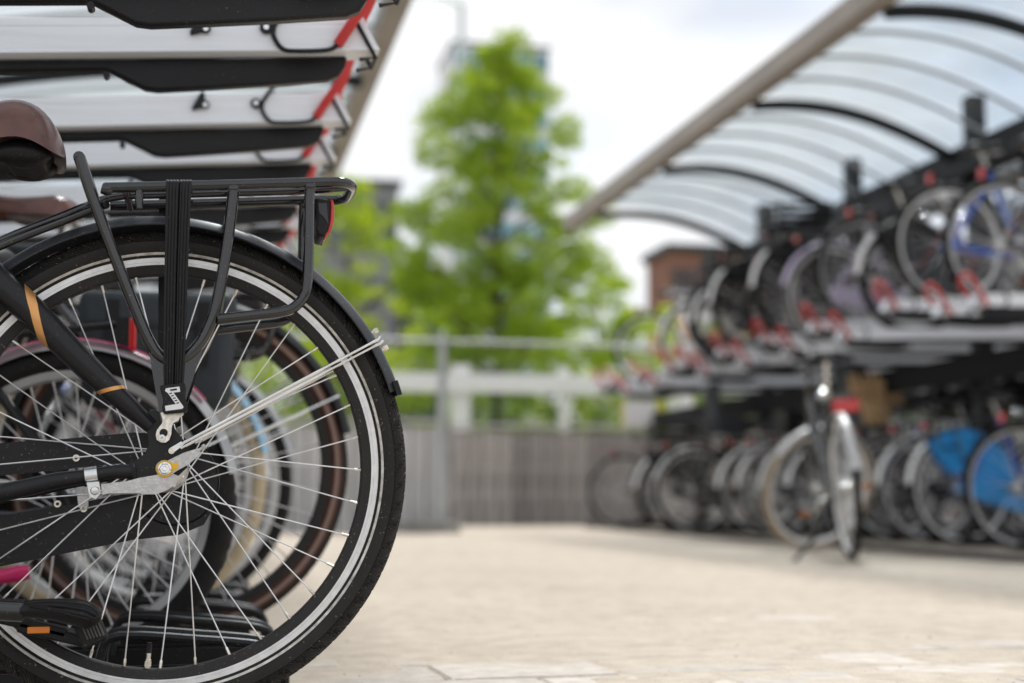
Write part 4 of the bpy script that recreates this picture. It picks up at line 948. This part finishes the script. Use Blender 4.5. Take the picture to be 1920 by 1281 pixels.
for nm, xs, ys in (('sand', lin(-0.5, 3.3, 60), lin(4.69, 16.5, 120)), ('sand', lin(3.3, 12, 80), lin(1.9, 16.5, 120)), ('sand', lin(-8, -0.5, 50), lin(1.9, 16.5, 100)), ('sand', lin(-8, 12, 60), lin(-3, 1.9, 30))):
    o = sheet(nm, xs, ys, far_z, M_sand); o['kind'] = 'structure'
# stray stones and grit on the near sand
st = MB(); rnd = random.Random(3)
def pebble(x, y, r):
    vs = []; 
    for k in range(6):
        a = 2 * PI * k / 6; q = r * rnd.uniform(0.75, 1.2); vs.append((x + q * math.cos(a), y + q * math.sin(a), sand_z(x, y) + r * 0.05))
    vs.append((x + rnd.uniform(-.2, .2) * r, y, sand_z(x, y) + r * rnd.uniform(0.5, 0.8))); st.add(vs, [(k, (k + 1) % 6, 6) for k in range(6)])
for i in range(1500):
    x, y = rnd.uniform(0.1, 3.2), rnd.uniform(2.1, 4.6); pebble(x, y, abs(rnd.gauss(0, 0.0011)) + 0.0007)
for i in range(16): pebble(rnd.uniform(0.4, 3.0), rnd.uniform(2.5, 4.5), rnd.uniform(0.003, 0.006))
o = st.obj('gravel', M_stone, smooth=0); o['kind'] = 'stuff'
sheet('added_ground', lin(-8, 12, 20), lin(-20, 0.2, 20), lambda x, y: 0.02, M_addground)['kind'] = 'structure'  # unseen dark ground, added behind the camera to keep reflections in black parts dark
lawn = MB().add([(-60, 16.4, 0.03), (60, 16.4, 0.03), (60, 60, 0.012), (-60, 60, 0.012)], [(0, 1, 2, 3)]).obj('lawn', M_grass, smooth=0); lawn['kind'] = 'structure'

# ------------------------------------------------------------------ plank fences
def fence(p0, p1, h, wd, m, label):
    p0, p1 = Vector(p0), Vector(p1); d = p1 - p0; n = int(d.length / wd); an = math.atan2(d.y, d.x)
    root = empty('plank_fence', p0, an); tag(root, label, 'fence')
    me = [MB().box((0, 0, 0.5), (wd - 0.014, 0.022, 1.0)).mesh('plank', m, 0) for _ in range(1)]
    for i in range(n):
        o = mkobj('plank', me[0], root, (wd * (i + 0.5), random.uniform(-0.006, 0.006), 0)); o.scale.z = h * random.uniform(0.985, 1.0)
    MB().box((n * wd / 2, 0.024, h / 2), (n * wd, 0.008, h - 0.02)).obj('fence_backing', M_bdark, root, smooth=0)
    for z in (0.25, h - 0.2): MB().box((n * wd / 2, 0.05, z), (n * wd, 0.04, 0.08)).obj('fence_rail', m, root, smooth=0)
    MB().box((n * wd / 2, 0.0, h + 0.045), (n * wd + 0.02, 0.10, 0.03)).obj('fence_cap', M_plankl, root, smooth=0)
    for i in range(0, n + 1, 9): MB().box((wd * i, 0.10, h / 2), (0.09, 0.09, h)).obj('fence_post', m, root, smooth=0)
    return root
F0 = atY(846, 985, 15.0)
fence((F0.x, 15.0, 0), (F0.x + 7.4, 15.0, 0), 1.03, 0.168, M_plank, 'weathered grey plank fence behind the sandy paving, right of the mesh fence post')
G0 = atY(842, 998, 12.4)
fence((-2.9, 12.4, 0), (G0.x, 12.4, 0), 0.93, 0.13, M_plankl, 'pale grey plank fence seen behind the front wheel rim, nearer than the brown one')
# ------------------------------------------------------------------ mesh fence with its foot
MX, MY = atY(828, 990, 12.15).x, 12.15
mf = empty('mesh_fence', (MX, MY, 0)); tag(mf, 'galvanised mesh site fence standing in front of the planks', 'fence')
def panel(dx, dy, ln):
    d = Vector((dx, dy, 0)).normalized(); m = MB()
    m.tube([Vector((0, 0, 0.10)), Vector((0, 0, 1.66)), d * ln + Vector((0, 0, 1.66)), d * ln + Vector((0, 0, 0.10))], 0.019, 8); return m, d
for dx, dy, ln in ((1, 0.05, 3.4), (-1, -0.06, 3.4)):
    m, d = panel(dx, dy, ln); off = d * 0.03
    m.v = [tuple(Vector(p) + off) for p in m.v]; p = m.obj('panel_frame', M_galv, mf)
    w_ = MB()
    for i in range(1, int(ln / 0.10)): w_.tube([off + d * (0.10 * i) + Vector((0, 0, 0.12)), off + d * (0.10 * i) + Vector((0, 0, 1.65))], 0.0011, 4, caps=False)
    for i in range(1, 7): w_.tube([off + Vector((0, 0, 0.12 + 0.22 * i)), off + d * ln + Vector((0, 0, 0.12 + 0.22 * i))], 0.0011, 4, caps=False)
    w_.obj('wire_mesh', M_galv, p)['kind'] = 'stuff'
MB().tube([(0, 0, 0.02), (0, 0, 1.74)], 0.024, 10).obj('fence_post', M_galv, mf)
MB().prism([(-0.36, 0), (0.16, 0), (0.13, 0.10), (-0.33, 0.10)], -0.11, 0.11).obj('concrete_foot', M_concrete, mf, bevel=0.012, smooth=0)
# white rail with posts beyond the fence
WY = 18.0
wr = empty('white_railing', (atY(690, 715, WY).x, WY, 0)); tag(wr, 'thick white horizontal railing on posts in front of the hedge', 'railing')
xa, xb = atY(690, 715, WY).x, atY(1420, 715, WY).x; zt, zb_ = atY(1000, 703, WY).z, atY(1000, 738, WY).z
MB().box(((xb - xa) / 2, 0, (zt + zb_) / 2), (xb - xa, 0.08, zt - zb_)).obj('railing_board', M_white, wr, smooth=0, bevel=0.01)
for px in (866, 1060, 1265): MB().box((atY(px, 715, WY).x - xa, 0.09, (zt + 0.12) / 2), (0.24 if px == 866 else 0.12, 0.10, zt + 0.12)).obj('railing_post', M_white, wr, smooth=0)
# warning sign on a post
SY = 14.0; q = atY(1205, 775, SY)
sg = empty('warning_sign', (q.x, SY, 0)); tag(sg, 'small white board with yellow side edges on a post in front of the planks', 'sign')
MB().tube([(0.05, 0.03, 0), (0.05, 0.03, q.z + 0.16)], 0.025, 8).obj('sign_post', M_dark, sg)
MB().box((-0.03, 0, q.z), (0.34, 0.015, 0.25)).obj('board', M_whitepl, sg, smooth=0)
for x in (-0.213, 0.19): MB().box((x, 0.001, q.z), (0.03 if x < 0 else 0.05, 0.016, 0.26)).obj('edge_stripe', M_yellow, sg, smooth=0)

# ------------------------------------------------------------------ plants
def leaf_mass(clumps, per, size, rng, flat=0.6):
    """real leaf-sized faces spread through the clumps' volume; each leaf is a small folded quad"""
    P = []
    for (c, r) in clumps:
        n = int(per * (r / 0.4) ** 2)
        d = rng.normal(size=(n, 3)); d /= np.linalg.norm(d, axis=1)[:, None]; rad = r * rng.uniform(0.25, 1.0, n) ** 0.6
        q = d * rad[:, None]; q[:, 2] *= flat; P.append(q + np.array(c))
    P = np.concatenate(P); n = len(P)
    a = rng.normal(size=(n, 3)); a /= np.linalg.norm(a, axis=1)[:, None]; b = rng.normal(size=(n, 3)); b -= a * (a * b).sum(1)[:, None]; b /= np.linalg.norm(b, axis=1)[:, None]
    s = size * rng.uniform(0.6, 1.25, n)[:, None]; cr = np.cross(a, b) * 0.15 * s
    V = np.stack([P - a * s * 0.5, P + b * s * 0.3 + cr, P + a * s * 0.5, P - b * s * 0.3 + cr], 1).reshape(-1, 3)
    me = bpy.data.meshes.new('crown'); me.vertices.add(4 * n); me.vertices.foreach_set('co', V.ravel().astype(np.float32))
    me.loops.add(4 * n); me.loops.foreach_set('vertex_index', np.arange(4 * n, dtype=np.int32)); me.polygons.add(n)
    me.polygons.foreach_set('loop_start', np.arange(0, 4 * n, 4, dtype=np.int32)); me.polygons.foreach_set('loop_total', np.full(n, 4, dtype=np.int32)); me.update(calc_edges=True); return me
def tree(loc, h, crown0, wid, seed, leaf, label, per=110, size=0.095, ncl=110, prof=None, trunk=0.075, name='tree', group=None, cat='tree', csz=1.0):
    rng = np.random.default_rng(seed); root = empty(name, loc); tag(root, label, cat, group)
    prof = prof or (lambda t: math.sin(PI * min(1, 0.12 + 0.88 * t)) ** 0.7)
    m = MB(); tp = [Vector((0.06 * h * 0.1 * math.sin(3 * t + seed), 0.05 * math.sin(2 * t + seed), h * 0.93 * t)) for t in lin(0, 1, 8)]
    m.tube(tp, [trunk * (1 - 0.85 * t) for t in lin(0, 1, 8)], 9, sub=2); cl = []
    for i in range(ncl):
        t = (i + rng.uniform()) / ncl; z = crown0 + (h - crown0) * t; rr = wid / 2 * prof(t) * (0.10 + 0.90 * rng.uniform() ** 0.6); a = i * 2.39996 + rng.normal() * 0.5
        c = (rr * math.cos(a), rr * math.sin(a), z + rng.normal() * 0.12); cl.append((c, csz * wid * (0.04 + 0.12 * rng.uniform() ** 2)))
        if i % 3 == 0 and rr > 0.2:
            zb = max(0.25 * h, z - rr * 0.7); k = zb / (h * 0.93); b0 = tp[min(8, int(k * 8))]; b0 = Vector((b0.x, b0.y, zb)); m.tube([b0, b0.lerp(Vector(c), 0.55) + Vector((0, 0, 0.08)), Vector(c)], [trunk * 0.32 * (1 - 0.6 * k), trunk * 0.2, 0.006], 6, sub=2)
    m.obj('trunk', M_bark, root); me = leaf_mass(cl, per, size, rng); me.materials.append(leaf); c = mkobj('crown', me, root); c['kind'] = 'stuff'
    return root
TY = 21.0
tx = atY(935, 900, TY).x
def mainprof(t): return max(0.16, min(1, 0.62 + 0.9 * t) if t < 0.42 else 1 - 0.84 * ((t - 0.42) / 0.58) ** 1.6)
tree((tx, TY, 0), atY(935, 88, TY).z, 2.0, 3.6, 11, M_leaf, 'tall slender young tree with fresh green leaves in the middle of the picture', per=430, ncl=290, prof=mainprof, size=0.075, csz=0.75, trunk=0.10)
tree((atY(645, 800, 24).x, 24, 0), atY(645, 345, 24).z, 1.5, 2.5, 23, M_leafy, 'yellow green tree showing between the tail light and the middle tree', per=190, ncl=120)
for i, (px, ty, Y, wd, sd) in enumerate([(765, 650, 30, 2.4, 5), (870, 555, 27, 3.4, 6), (1030, 610, 28, 3.0, 7), (1125, 520, 26, 3.2, 8), (1215, 585, 30, 3.6, 9), (1330, 560, 33, 4, 10), (560, 560, 27, 3.6, 12)]):
    tree((atY(px, 800, Y).x, Y, 0), atY(px, ty, Y).z, 0.5, wd, sd, M_leaf if i % 2 else M_leafy,
         ['low bushy tree in front of the dark cladded building', 'bushy tree left of the slender tree, its top against the sky', 'bushy tree just right behind the slender trunk', 'bushy tree left of the orange bicycle wheel, with bare sky above', 'bushy tree behind the orange bicycle wheel', 'bushy tree below the brick building', 'bushy tree behind the spokes of the black bicycle'][i],
         per=120, size=0.13, ncl=80, trunk=0.06, name='bushy_tree', group='bushy trees beyond the railing', prof=lambda t: math.sin(PI * min(1, 0.25 + 0.7 * t)) ** 0.6)
hrng = np.random.default_rng(4); hc = []
for x in np.arange(-2.0, 14.0, 0.22):
    for z in (0.3, 0.75, 1.2, 1.6): hc.append(((x + hrng.normal() * 0.06, hrng.normal() * 0.15, z + hrng.normal() * 0.05), 0.34))
hg = empty('hedge', (0, 19.6, 0)); tag(hg, 'clipped dark green hedge running behind the white railing', 'hedge')
hm = leaf_mass(hc, 75, 0.085, hrng, 0.9); hm.materials.append(M_leafd); mkobj('foliage', hm, hg)['kind'] = 'stuff'
stm = MB()
for x in np.arange(-2.0, 14.0, 0.5): stm.tube([(x, 0, 0), (x + 0.05, 0.03, 0.7), (x, 0, 1.4)], [0.02, 0.015, 0.006], 6)
stm.obj('stems', M_bark, hg)['kind'] = 'stuff'

# ------------------------------------------------------------------ buildings far behind
def building(name, px0, px1, ptop, Y, depth, m, label, rows, cols, wm, base=0.0, roof=None, win=(0.62, 0.55), pxt=None):
    a, b = atY(px0, 900, Y).x, atY(px1, 900, Y).x; h = atY((px0 + px1) / 2, ptop, Y).z; W = b - a
    root = empty(name, ((a + b) / 2, Y, 0)); tag(root, label, 'building')
    MB().box((0, depth / 2, h / 2), (W, depth, h)).obj('wall', m, root, smooth=0)
    rf = MB().box((0, depth / 2, h + 0.15), (W + 0.4, depth + 0.4, 0.3)).obj('roof', roof or M_bdark, root, smooth=0)
    cw, rh = W / cols, (h - base) / rows
    fm = MB().box((0, 0, 0), (cw * win[0], 0.16, rh * win[1])).mesh('window', wm, 0); gm = MB().box((0, -0.02, -rh * win[1] / 2 - 0.03), (cw * win[0] + 0.1, 0.26, 0.06)).mesh('sill', M_bgrey, 0)
    for r in range(rows):
        for c in range(cols):
            o = mkobj('window', fm, root, (-W / 2 + cw * (c + 0.5), -0.05, base + rh * (r + 0.52))); mkobj('sill', gm, o)
    return root
building('office_tower', 845, 1032, 88, 150, 10, M_bwhite, 'pale office tower with teal glazing rising behind the slender tree', 15, 6, M_teal, base=2, win=(0.80, 0.6))
building('dark_building', 738, 842, 528, 44, 8, M_bdark, 'low dark cladded building between the two trees', 2, 4, M_bwin)
building('grey_block', 560, 742, 346, 70, 10, M_bgrey, 'grey flat roofed block behind the yellow green tree', 4, 6, M_bwin)
building('brick_building', 1262, 1400, 474, 52, 3, M_brickw, 'red brick building with dark flat roof under the far end of the shelter', 3, 6, M_bwin)
building('long_low_building', 1420, 2300, 500, 60, 10, M_bgrey, 'long grey building behind the far bicycle rack', 2, 16, M_bwin)
station = building('station_building', 0, 10, 900, 52, 3, M_brickw, 'dark brick station building facing the bicycle racks from outside the picture', 1, 1, M_bwin) if False else None
cb = atY(1303, 590, 16.5)
wc = empty('white_cabinet', (cb.x, 16.5, 0)); tag(wc, 'white T shaped board on a pole beside the orange bicycle', 'sign')
MB().box((0, 0, cb.z + 0.04), (0.44, 0.06, 0.26)).obj('board', M_whitepl, wc, smooth=0); MB().box((-0.12, 0.02, cb.z / 2 - 0.05), (0.16, 0.08, cb.z)).obj('pole', M_whitepl, wc, smooth=0)
lp = atY(862, 900, 34)
ls = empty('lamp_post', (lp.x, 34, 0)); tag(ls, 'thin pale lamp post rising above the slender tree', 'lamp post')
MB().tube([(0, 0, 0), (0, 0, 12.6)], [0.13, 0.08], 10).obj('pole', M_bwhite, ls)
MB().tube([(0, 0, 12.55), (-0.5, 0, 12.75), (-1.0, 0, 12.8)], 0.05, 8).box((-1.25, 0, 12.8), (0.6, 0.25, 0.1)).obj('lamp_head', M_bwhite, ls)
cabn = atY(868, 600, 32)
vn = empty('white_container', (cabn.x, 32, 0)); tag(vn, 'white container standing among the bushes left of the slender trunk', 'container')
MB().box((0, 0.6, cabn.z / 2 + 0.2), (0.62, 1.4, cabn.z + 0.5)).obj('container_body', M_white, vn, smooth=0, bevel=0.03); MB().box((0, -0.12, cabn.z / 2 + 0.2), (0.5, 0.03, cabn.z + 0.2)).obj('door', M_whitepl, vn, smooth=0)

# ------------------------------------------------------------------ bicycles in the near rack, behind the black one
GL = 'bicycles parked under the near rack'
def near(px, rpx, R, py, label, rz=0.0, lean=0.0, **k):
    """hub at pixel (px, py), outer radius rpx pixels"""
    dep = FPX * R / rpx; d = ray(px, py); t = dep / d.dot(_f); p = Vector((0, 0, CAMZ)) + d * t
    b = bike(R=R, **k); b.location = (p.x, p.y, 0.0 if p.z - R < 0.02 else min(p.z - R, 0.05)); b.rotation_euler = (lean, 0, rz); tag(b, label, 'bicycle', GL); return b
near(134, 300, 0.30, 962, 'small bicycle with knobbly tyre, silver rim and pink mudguard line right behind the black one', tw=0.052, knobs=True, seg=96, fender=M_silver, carrier=False, frame=M_satin, style='thick', seath=0.80, tip=None, rim=M_silver)
near(337, 314, 0.360, 876, 'bicycle with brown tyre and tubular carrier, its tyre showing through the big spokes', band=M_brband, tyre=M_rubbrown, crown=M_rubber, rim=M_rimblk, deep=0.020, tw=0.044, fender=M_plast, style='step', seg=80, saddle=M_leather, seatdx=-0.09, seath=0.95, case=True)
near(228, 268, 0.355, 905, 'bicycle with cream tyre under a light blue mudguard', tyre=M_rubcream, fender=M_lblue, style='step', frame=M_gloss, seg=64, rim=M_alu, saddle=M_plast, case=True)
near(306, 240, 0.352, 905, 'black tyred bicycle just beyond the one with the light blue mudguard', tyre=M_rubber, fender=M_silver, style='diamond', frame=M_gloss, seg=56, case=True)
near(280, 214, 0.352, 908, 'dark red bicycle deep in the near rack', frame=M_dred, fender=M_plast, style='step', tip=M_whitepl, case=True)
near(310, 192, 0.352, 912, 'silver bicycle deep in the near rack behind the dark red one', frame=M_silver, fender=M_silver, style='diamond')
near(330, 172, 0.352, 915, 'farthest black bicycle of the near rack', frame=M_gloss, fender=M_plast, style='step', case=True)
for i, (Y, dx, k, lab) in enumerate([(6.55, -0.16, dict(frame=M_gloss, fender=M_plast, style='step', case=True, tip=M_whitepl), 'black bicycle with white mudguard tip, eighth from the front of the near rack'),
    (7.0, -0.10, dict(frame=M_blue, fender=M_plast, style='diamond'), 'blue bicycle, ninth from the front of the near rack'),
    (7.45, -0.22, dict(frame=M_satin, fender=M_silver, style='step', tyre=M_rubg), 'grey tyred black bicycle, tenth from the front of the near rack'),
    (7.9, -0.14, dict(frame=M_gloss, fender=M_plast, style='diamond'), 'black bicycle, eleventh from the front of the near rack')]):
    b = bike(**k); b.location = (dx, Y, 0.03); tag(b, lab, 'bicycle', GL)
# pink line on the small bicycle's mudguard
sm_b = [o for o in bpy.data.objects if o.get('label', '').startswith('small bicycle')][0]
rf_ = [c for c in sm_b.children if c.name.startswith('rear_fender')][0]
MB().lathe([(0.3128, -0.030), (0.3158, -0.020), (0.3150, -0.019), (0.312, -0.028)], 40, R_(40), R_(172), c=(0, 0, 0.30)).obj('pink_stripe', M_pink, rf_)
MB().tube([(-0.15, -0.10, 0.166), (-0.12, -0.10, 0.174), (-0.080, -0.10, 0.181), (-0.060, -0.10, 0.184)], [0.009, 0.013, 0.016, 0.012], 10, sub=3).obj('pink_lever', M_pink, sm_b)
def pannier(loc, dx, dz, m, label, dy=0.11):
    root = empty('pannier_bag', loc); tag(root, label, 'bag')
    MB().box((0, 0, -dz / 2), (dx, dy, dz), taper=1.06).obj('bag_body', m, root, bevel=0.03)
    MB().box((0, -0.006, -dz * 0.16), (dx * 1.06, dy + 0.012, dz * 0.34)).obj('flap', m, root, bevel=0.02)
    for k in (-0.3, 0.3): MB().box((dx * k, -dy / 2 - 0.011, -dz * 0.35), (0.025, 0.006, dz * 0.55)).obj('bag_strap', M_plast, root, smooth=0)
q = atY(300, 556, 3.06); pannier((q.x, 3.06, q.z), 0.30, 0.24, M_dkgrey, 'large dark slate pannier bag hanging on the brown tyred bicycle')

# ------------------------------------------------------------------ far rack: lower row
GR = 'bicycles in the lower row of the far rack'
def at_s(px, s, z=0.35):
    q = ray(px, 930) / s; return q.x, q.y
V = {}
def var(key, **k):
    V[key] = bike(**k); V[key]['_new'] = 1; return V[key]
def get(key):
    o = V[key]
    if o.get('_new'): del o['_new']; return o
    return copy_tree(o)
var('black', lens=M_dred, frame=M_gloss, fender=M_plast, style='step', case=True, tip=M_whitepl, guard=M_plast, rim=M_rimblk, crate=True)
var('family', lens=M_dred, frame=M_satin, fender=M_plast, style='step', case=True, rim=M_rimblk, child_seat=True, basket=M_plast)
var('plain', lens=M_dred, frame=M_satin, fender=M_plast, style='diamond', rim=M_rimblk, guard=M_dkgrey, tyre=M_rubber, tip=None, lamp=True)
var('greyf', frame=M_satin, fender=M_silver, style='diamond', tyre=M_rubber)
var('silver', frame=M_silver, fender=M_silver, style='step', tyre=M_rubg, case=M_plast, tip=M_whitepl)
var('mint', frame=M_mint, fender=M_whitepl, style='step', case=M_whitepl, tip=M_whitepl)
var('blue_guard', frame=M_blue, fender=M_plast, style='step', guard=M_cyan, tip=M_whitepl, case=M_cyan)
var('blue', frame=M_blue, fender=None, style='thick', bars='flat', carrier=False, tyre=M_rubber, lamp=True)
var('orange', frame=M_orpaint, fender=None, style='diamond', bars='flat', carrier=False, tyre=M_rubber)
var('lilac', frame=M_lilac, fender=M_lilac, style='step', tyre=M_rubg, case=M_lilac, basket=None)
var('red', lens=M_dred, frame=M_dred, fender=M_plast, style='step', tip=M_whitepl, case=True, guard=M_plast, rim=M_rimblk, basket=M_plast)
var('sport', frame=M_gloss, fender=None, style='diamond', bars='flat', carrier=False, rim=M_silver)
var('basket', frame=M_gloss, fender=M_plast, style='step', basket=M_wicker, case=True, tip=None)
LOWR = [(1915, 340, 'sport', 'black bicycle with bare black tyre at the right edge, lower row', 0), (1803, 305, 'blue_guard', 'bicycle with bright blue coat guards and white mudguard tip', 0.02),
        (1742, 288, 'silver', 'grey tyred silver bicycle just left of the bright blue one', -0.03), (1672, 275, 'greyf', 'black bicycle with grey mudguards carrying the tan wicker basket', 0.02),
        (1628, 262, 'family', 'black bicycle with child seat directly behind the standing bicycle', 0), (1560, 252, 'red', 'dark red bicycle behind the standing bicycle', 0.03), (1508, 245, 'black', 'black bicycle hidden mostly by the wheel of the standing bicycle', -0.02),
        (1462, 238, 'silver', 'silver bicycle with grey tyre at the left rim of the standing bicycle', 0.02), (1424, 231, 'mint', 'bicycle with white and mint green mudguard, lower row', -0.01), (1372, 222, 'family', 'black bicycle with child seat between the mint green and the grey mudguard', 0.03),
        (1302, 224, 'greyf', 'bicycle with broad grey mudguard, lower row left of the mint one', 0), (1262, 210, 'black', 'black bicycle with white mudguard tip near the far end of the lower row', 0.03), (1168, 190, 'sport', 'last bicycle of the lower row, standing alone before the plank fence', -0.05)]
pos = []
for px, s, key, lab, rz in LOWR:
    X, Y = at_s(px, s); b = get(key); b.location = (X, Y, 0.015); b.rotation_euler = (0, 0, PI + rz); tag(b, lab, 'bicycle', GR); pos.append((X, Y))
# upper row
GU = 'bicycles on the upper trays of the far rack'
TZ = CAMZ + 0.93
UP = [(6.70, 'sport', 'black bicycle on the nearest upper tray at the right edge', 4.115), (7.28, 'blue', 'bright blue framed bicycle on an upper tray', 4.134), (7.88, 'red', 'bicycle with black front basket on the upper tray left of the blue one', 4.211), (8.28, 'sport', 'black bicycle with bare tyre between the blue and the lilac one', 4.115),
      (8.68, 'lilac', 'lilac bicycle with pale grey tyre on an upper tray', 4.067), (9.10, 'black', 'black upper tray bicycle with white mudguard tip beside the roof post', 4.019), (9.50, 'plain', 'black upper tray bicycle with slate coat guard beside the dark red one', 4.115), (9.92, 'red', 'dark red bicycle on an upper tray', 4.019),
      (10.34, 'black', 'upper tray bicycle with slanting white mudguard tip left of the dark red one', 4.019), (10.75, 'plain', 'black upper tray bicycle with slate coat guard towards the far end', 4.115), (11.6, 'silver', 'silver bicycle on a far upper tray', 4.163), (13.2, 'orange', 'orange framed bicycle alone on the farthest upper tray', 4.230)]
for i, (y, key, lab, x) in enumerate(UP):
    b = get(key); hi = 0.10 if i % 2 else 0.0
    b.location = (x, y, TZ + 0.022 + hi + (x - 3.69) * 0.03); b.rotation_euler = (0, 0.03, PI + random.uniform(-0.02, 0.02)); tag(b, lab, 'bicycle', GU)
ty_ = [6.35] + [u[0] for u in UP[:11]] + [11.17, 12.0, 12.42, 12.8, 13.2]
for i, y in enumerate(sorted(ty_)):
    k = [j for j, u in enumerate(UP) if u[0] == y]; hi = (0.10 if k[0] % 2 else 0.0) if k else (0.1 if i % 2 else 0.0)
    tray(Vector((3.69, y, TZ + hi)), PI, f'{ORD[i]} white tray with red grip in the far rack, counted from the right edge', 'trays of the far rack')
rk = empty('bike_rack', (4.6, 10, 0)); tag(rk, 'black two-tier rack frame of the far row, under the glass roof', 'bike rack'); O = Vector((4.6, 10, 0))
for x, z, hgt in ((4.55, TZ - 0.16, 0.16), (5.35, TZ - 0.22, 0.14)): MB().box(Vector((x, 10, z)) - O, (0.10, 8.0, hgt)).obj('rack_beam', M_beam, rk, smooth=0)
for y in (6.2, 8.48, 10.95, 13.7):
    for x in (4.95, 5.55): MB().box(Vector((x, y, TZ / 2)) - O, (0.07, 0.07, TZ - 0.05)).obj('rack_post', M_rack, rk, smooth=0)
for x in (3.8, 5.0): MB().box(Vector((x, 10, 0.02)) - O, (0.06, 8.0, 0.03)).obj('floor_rail', M_rack, rk, smooth=0)
for X, Y in pos:
    m = MB()
    for s in (-1, 1): m.box(Vector((X + 0.72, Y + s * 0.036, 0.045)) - O, (1.5, 0.005, 0.06))
    m.obj('wheel_gutter', M_rack, rk, smooth=0)

# the other side of the double rack: bicycles parked nose to nose with the front ones
GB = 'bicycles on the back side of the far rack'
for i in range(11):
    y = 7.25 + 0.52 * i; k = ['black', 'plain', 'red', 'sport', 'blue', 'greyf'][(i * 5) % 6]
    for j, z in enumerate((0.015, TZ + 0.03)):
        b = get(k if j == 0 else ['plain', 'black', 'sport', 'red'][i % 4]); b.location = (6.75 + 0.1 * (i % 3), y + 0.2 * j, z); b.rotation_euler = (0, 0, random.uniform(-0.04, 0.04))
        tag(b, f'{ORD[i]} back-side bicycle of the far rack from the right, ' + ('on the ground' if j == 0 else 'upper tier'), 'bicycle', GB)

# ------------------------------------------------------------------ the bicycle standing in the aisle
Xr, Yr = at_s(1594, 385); Xf, Yf = at_s(1532, 333)
std = bike(frame=M_gloss, fender=M_dull, tyre=M_rubber, tyre_f=M_rubtan, rim_f=M_alu, rim=M_alu, style='step', steer=R_(-68), kick=False, case=M_whitepl, saddle=M_plast, lamp=True, deep=0.02, tw=0.038, basket=None, seath=1.05)
ang = math.atan2(Yf - Yr, Xf - Xr)
std.location = (Xr, Yr, 0.012); std.rotation_euler = (R_(4), 0, ang + PI)
tag(std, 'silver bicycle standing alone in the aisle, seen from behind with its front wheel turned', 'bicycle')
MB().tube([(-0.05, -0.05, 0.30), (0.02, -0.17, 0.12), (0.09, -0.29, 0.015)], [0.010, 0.010, 0.009], 8).tube([(0.07, -0.27, 0.02), (0.13, -0.33, 0.006)], 0.013, 8).obj('kickstand', M_plast, std)
tb = MB().box((0.245, 0, 0.735), (0.03, 0.125, 0.062)).obj('rear_reflector', M_red, std, bevel=0.01)
wbk = MB()
for i in range(9):
    t = i / 8; a = 0.075 + 0.035 * t + 0.004 * math.sin(i * 2.1); z = 0.20 * t
    wbk.tube([(a * math.cos(q_), a * math.sin(q_), z + 0.006 * math.sin(3 * q_)) for q_ in [2 * PI * n_ / 14 for n_ in range(14)]], 0.013, 6, closed=True)
wbk.disc((0, 0, 0), 0.085, -0.008, 0.008, 14, axis='Z')
q = at_s(1648, 275); b_ = empty('wicker_basket', (q[0], q[1], 0.815))
tag(b_, 'tan wicker basket of dried leaves on a carrier just right of the standing bicycle', 'basket'); wbk.obj('weave', M_wicker, b_)
sp_ = MB(); rr = random.Random(8)
for i in range(90):
    a = rr.uniform(0, 2 * PI); p = Vector((0.1 * math.cos(a), 0.08 * math.sin(a), 0.16)); e = p + Vector((0.10 * math.cos(a), 0.08 * math.sin(a), rr.uniform(-0.04, 0.20))); sp_.tube([p, p.lerp(e, 0.5) + Vector((0, 0, 0.02)), e], [0.012, 0.018, 0.003], 5)
sp_.obj('dried_leaves', M_wicker, b_)['kind'] = 'stuff'
for o in [o for o in bpy.data.objects if o.get('_new')]:
    for c in list(o.children_recursive) + [o]: bpy.data.objects.remove(c)
